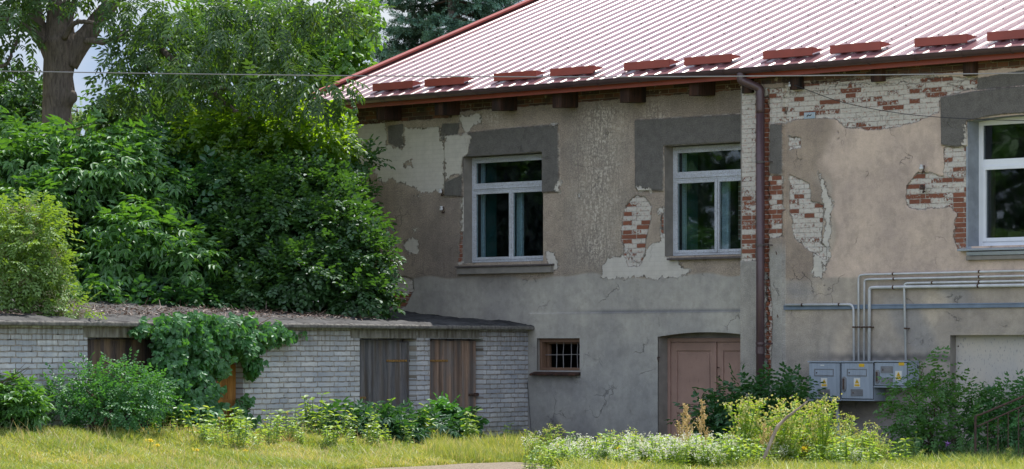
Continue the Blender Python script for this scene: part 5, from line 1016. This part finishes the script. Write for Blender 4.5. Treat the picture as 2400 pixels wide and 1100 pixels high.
# ---- grass: blades too many to count
def blades(name, N, region, hmin, hmax, wd, mat, filt=None, lean=.5, tall=None):
    px = rng.uniform(region[0], region[1], N); Y = region[2] + (region[3] - region[2]) * rng.uniform(0, 1, N); X = (px - CX) / F * Y
    k = np.ones(N, bool) if filt is None else filt(X, Y, px); X, Y = X[k], Y[k]; N = len(X); Z = ground_h(X, Y)
    pat = .6 + .25 * np.sin(X * 2.1 + 1.7 * np.sin(Y * 1.3)) + .2 * np.sin(X * 5.3 + Y * 4.1); H = rng.uniform(hmin, hmax, N) * np.clip(pat, .35, 1.2)
    a = rng.uniform(0, 6.283, N); w = wd * rng.uniform(.6, 1.3, N); ln = rng.normal(0, lean, (N, 2)) * H[:, None]; b = np.stack([X, Y, Z - .01], 1); s = np.stack([np.cos(a) * w, np.sin(a) * w, 0 * a], 1)
    m1 = b + np.stack([ln[:, 0] * .3, ln[:, 1] * .3, H * .6], 1); t = b + np.stack([ln[:, 0], ln[:, 1], H], 1); V = np.stack([b - s, b + s, m1 + s * .7, t + s * .1, t - s * .1, m1 - s * .7], 1).reshape(-1, 3)
    Fq = (np.arange(N)[:, None, None] * 6 + np.array([[0, 1, 2, 5], [5, 2, 3, 4]])[None]).reshape(-1, 4); pc = .5 + .5 * np.sin(X * 1.1 + 2.2 * np.sin(Y * .9 + X * .4)) * np.sin(Y * 2.3 + 1.5 * np.sin(X * 1.9)); r = np.clip(rng.uniform(0, 1, N) ** 1.2 * .75 + .38 * pc, 0, 1)
    o = link(name, mesh_np(name, V, Fq, np.repeat(r, 6)), M[mat]); return tag(o, kind='stuff')
def sdw(X, Y): dx, dy = X - FS.O[0], Y - FS.O[1]; return -(dx * FS.ey[0] + dy * FS.ey[1])          # metres before the shed wall
def bdw(X, Y): dx, dy = X - FB.O[0], Y - FB.O[1]; return -(dx * FB.ey[0] + dy * FB.ey[1])          # metres before the house wall
def inpath(X, Y):
    P = np.stack([X, Y], 1); return sdist(P, pv) > -.02
g1 = blades('meadow_grass', 400000, (-300, 1290, 38, 54), .06, .20, .008, 'grass', lambda X, Y, px: (sdw(X, Y) > .25) & (bdw(X, Y) > .8) & ~inpath(X, Y)); tag(g1, 'sunlit yellow-green meadow grass before the shed', 'grass')
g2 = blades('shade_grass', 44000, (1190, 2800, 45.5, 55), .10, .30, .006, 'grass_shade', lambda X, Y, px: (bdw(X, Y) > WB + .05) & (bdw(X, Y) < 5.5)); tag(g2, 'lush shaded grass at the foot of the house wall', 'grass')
g5 = blades('seed_stalks', 5000, (-60, 1230, 41.5, 50), .22, .40, .004, 'drygrass', lambda X, Y, px: (sdw(X, Y) > .5) & (bdw(X, Y) > 2) & ~inpath(X, Y) & (np.sin(X * 1.7) * np.sin(Y * 2.9 + X) > -.1), .35); tag(g5, 'thin straw-coloured seed stalks scattered in the meadow', 'grass')
g4 = blades('weed_grass', 110000, (1180, 2800, 38, 49.5), .08, .26, .006, 'grass', lambda X, Y, px: (bdw(X, Y) > 3.2) & ~inpath(X, Y)); tag(g4, 'sunlit grass between the flowering weeds', 'grass')
g3 = blades('tall_grass', 9000, (1000, 1250, 46.8, 51.5), .18, .42, .006, 'grass', lambda X, Y, px: (sdw(X, Y) > .3) & (bdw(X, Y) > 1.5) & ~inpath(X, Y), .3); tag(g3, 'tall yellowish grass beside the sandy path', 'grass')
# litter on the shed roof
N = 2600; px = rng.uniform(-40, 880, N); yy = rng.uniform(.35, 2.6, N); pts = []
for a, b in zip(px, yy): u = FS.u(a, -b); x, y, z = FS.world(u, b, 0); pts.append((x, y, zs0 + .125 + (b + ov) * slope))
d = rng.normal(0, 1, (N, 3)); d[:, 2] *= .25; o = fol_obj('dry_litter', scatter([[leaf((0, 0, 0), (0, 1, 0), UP, .16, .007, .1)], [leaf((0, 0, 0), (0, 1, 0), UP, .05, .03, .2)]], pts, d, (.7, 1.6)), M['litter']); tag(o, 'dry twigs and dead leaves lying on the shed roof', 'litter', kind='stuff')

# ---- weeds: one plant of each kind, then copies
def plant(name, label, cat, group, parts):
    root = tag(empty(name), label, cat, group)
    for nm, data, mat in parts:
        if isinstance(data, MB): data.build(nm, M[mat], root)
        else: fol_obj(nm, data, M[mat], root)
    return root
def copy_tree(o, parent=None):
    c = o.copy(); COL.objects.link(c)
    if parent: c.parent = parent
    for ch in list(o.children): copy_tree(ch, c)
    return c
protos = []
def place(root, px, py_or_Y, Y=None, s=1.0, first=[set()]):
    x = (px - CX) / F * Y; z = float(ground_h(np.array(x), np.array(Y)))
    o = root if root.name not in first[0] else copy_tree(root); first[0].add(root.name); o.location = (x, Y, z); o.rotation_euler = (rng.normal(0, .06), rng.normal(0, .06), rng.uniform(0, 6.28)); o.scale = (s, s, s * rng.uniform(.92, 1.08)); return o
def floret(n, r, flat, s): return [leaf(rng.normal(0, r, 3) * np.array([1, 1, flat]), rng.normal(0, 1, 3) + np.array([0, 0, .5]), UP, s, s * .9, .05) for _ in range(n)]
def alyssum(hgt, head, leafm, seed, nb=7, lowleaf=40, headsize=.045, group='white flowering weeds along the front', label='bushy grey-green weed with small white flower heads', name='flowering_weed'):
    m = MB(); tips, tp_, lp, ld = [], [], [], []
    for i in range(nb):
        a = rng.uniform(0, 6.28); sp_ = rng.uniform(.05, .28); h = hgt * rng.uniform(.6, 1); P = [(0, 0, 0), (math.cos(a) * sp_ * .3, math.sin(a) * sp_ * .3, h * .4), (math.cos(a) * sp_, math.sin(a) * sp_, h)]; Q = smoothpath(P, 5); m.tube(Q, .0045, 4, False)
        for k, q in enumerate(Q[1:]):
            for _ in range(3): lp.append(q + Vector(rng.normal(0, .012, 3))); ld.append((rng.normal(), rng.normal(), rng.uniform(-.1, .8)))
        tips.append(Q[-1])
        for b in range(rng.integers(2, 5)):
            q = Q[rng.integers(len(Q) // 2, len(Q) - 1)]; e = q + Vector((rng.normal(0, .07), rng.normal(0, .07), rng.uniform(.05, .14))); m.tube([q, e], .003, 3, False); tips.append(e)
            for _ in range(4): lp.append(q.lerp(e, rng.uniform(0, .9))); ld.append((rng.normal(), rng.normal(), rng.uniform(-.1, .8)))
    for _ in range(lowleaf): lp.append((rng.normal(0, .10), rng.normal(0, .10), hgt * rng.uniform(.0, .6))); ld.append((rng.normal(), rng.normal(), rng.uniform(-.2, .6)))
    T = [[leaf((0, 0, 0), (0, 1, 0), UP, .055, .020, .12, .1)], [leaf((0, 0, 0), (0, 1, 0), UP, .035, .014, .12)]]; H = [floret(7, headsize * .5, .5, .022) for _ in range(3)]
    return plant(name, label, 'weed', group, [('stems', m, 'l_weed'), ('foliage', scatter(T, lp, ld, (.7, 1.3)), leafm), ('flower_heads', scatter(H, tips, np.tile([0, 0, 1.], (len(tips), 1)) + rng.normal(0, .3, (len(tips), 3)), (.8, 1.3)), head)])
wh = [alyssum(.42, 'f_white', 'l_weed', i) for i in range(3)]
yl = [alyssum(.70, 'f_yellow', 'l_weed', i, 9, 50, .05, 'tall yellow-green weeds in front of the house', 'tall weed with yellow-green flower clusters in the front weed patch', 'tall_weed') for i in range(3)]
for i in range(105):
    Y = rng.uniform(43.8, 48.2); px = rng.choice([rng.uniform(1235, 2080), rng.uniform(1330, 1720)]); hs = np.interp(px, [1235, 1300, 1450, 1520, 1600, 1800, 2000, 2080], [.75, .8, .85, 1.0, .9, .95, .8, .4]) * rng.uniform(.7, 1.1); place(wh[i % 3], px, None, Y, hs)
for i in range(88):
    px = rng.choice([rng.uniform(1735, 2020), rng.uniform(1250, 2060)], p=[.6, .4]); Y = rng.uniform(44.6, 47); mx = np.interp(px, [1250, 1500, 1700, 1750, 1800, 1880, 1950, 2000, 2060], [.75, .68, .85, 1.45, 1.35, 1.55, 1.25, .95, .7]); place(yl[i % 3], px, None, Y, mx * (rng.uniform(.85, 1.08) if rng.uniform() < .22 else rng.uniform(.35, .68)))
place(yl[0], 2040, None, 45.3, .95); place(yl[1], 2165, None, 44.9, .38); place(yl[2], 2360, None, 44.9, .45); place(yl[1], 1245, None, 46.5, .75); place(yl[2], 1300, None, 46.5, .78); place(yl[0], 1440, None, 46.3, .85); place(yl[1], 1480, None, 46.2, .72)
def nettle():
    m = MB(); lp, ld, tips = [], [], []
    for i in range(5):
        a = rng.uniform(0, 6.28); h = .42 * rng.uniform(.6, 1); b = Vector((rng.normal(0, .05), rng.normal(0, .05), 0)); e = b + Vector((math.cos(a) * .06, math.sin(a) * .06, h)); m.tube([b, e], .004, 4, False)
        for k in range(7):
            q = b.lerp(e, (k + 1) / 7)
            for s in (0, math.pi): lp.append(q); ld.append((math.cos(a + s + k * 1.57), math.sin(a + s + k * 1.57), .1 - .03 * k + (.5 if k == 6 else 0)))
    return plant('nettle', 'pale green nettle standing in the sunlit fringe of weeds', 'weed', 'nettles in the sunlit fringe', [('stems', m, 'l_nettle'), ('foliage', scatter([[leaf((0, 0, 0), (0, 1, 0), UP, .085, .042, .15, .2)]], lp, ld, (.6, 1.1)), 'l_nettle')])
nt = [nettle() for _ in range(3)]
for i in range(150): place(nt[i % 3], rng.uniform(1225, 2150), None, rng.uniform(43.8, 47.5), rng.uniform(.6, 1.15))
for i in range(120):
    px = rng.choice([rng.uniform(240, 620), rng.uniform(560, 920)])
    if math.sin(px * .045) > .55 and rng.uniform() < .8: continue
    u = FS.u(px); w = rng.uniform(.5, 2.3); x, y, _ = FS.world(u, -w, 0); pxx = CX + F * x / y; place(nt[i % 3], pxx, None, y, rng.uniform(.4, 1.4) * (1.15 if 600 < px < 860 else .95))
def sorrel():
    m = MB(); T = []; pts, dr_ = [], []; m.tube([(0, 0, 0), (.01, 0, .6), (.0, .0, 1.0)], .006, 5, False)
    for i in range(16):
        a = rng.uniform(0, 6.28); z = .45 + i * .033; L = .17 * (1.1 - i / 18); e = np.array([math.cos(a) * L * .7, math.sin(a) * L * .7, z + L]); s = np.array([0, 0, z]); m.tube([s, e], .003, 3, False)
        for k in range(26): pts.append(s + (e - s) * rng.uniform(.1, 1.05) + rng.normal(0, .008, 3)); dr_.append(rng.normal(0, 1, 3))
    return plant('sorrel', 'tan seeding sorrel spike rising from the front weeds', 'weed', 'tan sorrel spikes in the weeds', [('stems', m, 'f_tan'), ('seeds', scatter([[leaf((0, 0, 0), (0, 1, 0), UP, .020, .016, .1)]], pts, dr_, (.7, 1.3)), 'f_tan')])
sr = sorrel()
for px, Y, s in ((1596, 44.6, .86), (1612, 44.9, .80), (1645, 44.7, .90), (1656, 45.0, .72), (1586, 44.5, .66), (1604, 44.3, .7), (1783, 44.3, .66), (1795, 44.5, .58)): place(sr, px, None, Y, s)
def barley():
    m = MB(); m.tube([(0, 0, 0), (.02, 0, .2), (.05, 0, .42)], .003, 4, False); T = [leaf((.05, 0, .42), (.35 + rng.normal(0, .18), rng.normal(0, .18), 1), UP, .085, .006, .1) for _ in range(22)] + [leaf((0, 0, 0), (rng.normal(), rng.normal(), 1.5), UP, .22, .012, .1, .3) for _ in range(6)]
    return plant('wild_barley', 'wild barley ear standing above the nettles', 'grass ear', 'wild barley ears before the shed', [('stalk', m, 'drytwig'), ('ear', scatter([T], [(0, 0, 0)], [(0, 1, 0)], (1, 1), 0), 'f_tan')])
ba = barley()
for px, py in ((322, 975), (484, 968), (428, 988), (448, 990), (470, 993), (500, 990), (278, 1000), (222, 1000), (240, 1002), (395, 1000), (415, 1005), (540, 995), (355, 1008)):
    u = FS.u(px); x, y, _ = FS.world(u, -1.5, 0); place(ba, CX + F * x / y, None, y, (EYE + (HY - py) / F * y - float(ground_h(np.array(x), np.array(y)))) / .5)
th = plant('thistle', 'purple thistle flower at the foot of the ash saplings', 'flower', None, [('stems', MB().tube([(0, 0, 0), (.02, 0, .3), (0, 0, .38)], .005, 5, False), 'l_bush'), ('foliage', scatter([[leaf((0, 0, 0), (0, 1, 0), UP, .12, .025, .1, .2)]], [(0, 0, z) for z in np.linspace(.02, .34, 24)], rng.normal(0, 1, (24, 3)), (.7, 1.3)), 'l_bush'), ('flower_head', scatter([floret(60, .026, .8, .035)], [(0, 0, .40)], [(0, 1, .01)], (1, 1)), 'f_purple')])
place(th, 2219, None, 47.6, .62)
dn = plant('yellow_daisy', 'small yellow flower in the meadow grass', 'flower', 'yellow flowers in the grass', [('stem', MB().tube([(0, 0, 0), (0, 0, .16)], .003, 4, False), 'l_weed'), ('flower_head', scatter([floret(30, .018, .4, .03)], [(0, 0, .165)], [(0, 1, .01)], (1, 1)), 'f_gold')])
for px, Y, s in ((574, 45.2, .8), (568, 48.3, 1), (652, 49.5, .9), (350, 44.3, 1.2), (372, 44.2, 1), (460, 44.3, 1), (1392, 46, 1.7), (1308, 46, 1.7), (1655, 45.5, 1.6), (1457, 46, 1.6), (1880, 45.2, 1.5)): place(dn, px, None, Y, s)
# dead twigs at the left edge before the shed
m = MB()
for i in range(9): a = wp(-30, 900 + i * 6, 44.9); e = wp(rng.uniform(20, 75), rng.uniform(850, 905), 44.9 + rng.uniform(-.2, .2)); m.tube([a - wp(-30, 930, 44.9), (a + e) / 2 - wp(-30, 930, 44.9) + rng.normal(0, .03, 3), e - wp(-30, 930, 44.9)], [.008, .006, .002], 5)
o = m.build('dead_twigs', M['twig']); o.location = wp(-30, 930, 44.9); tag(o, 'bare reddish-brown twigs at the left edge before the shed', 'twigs')
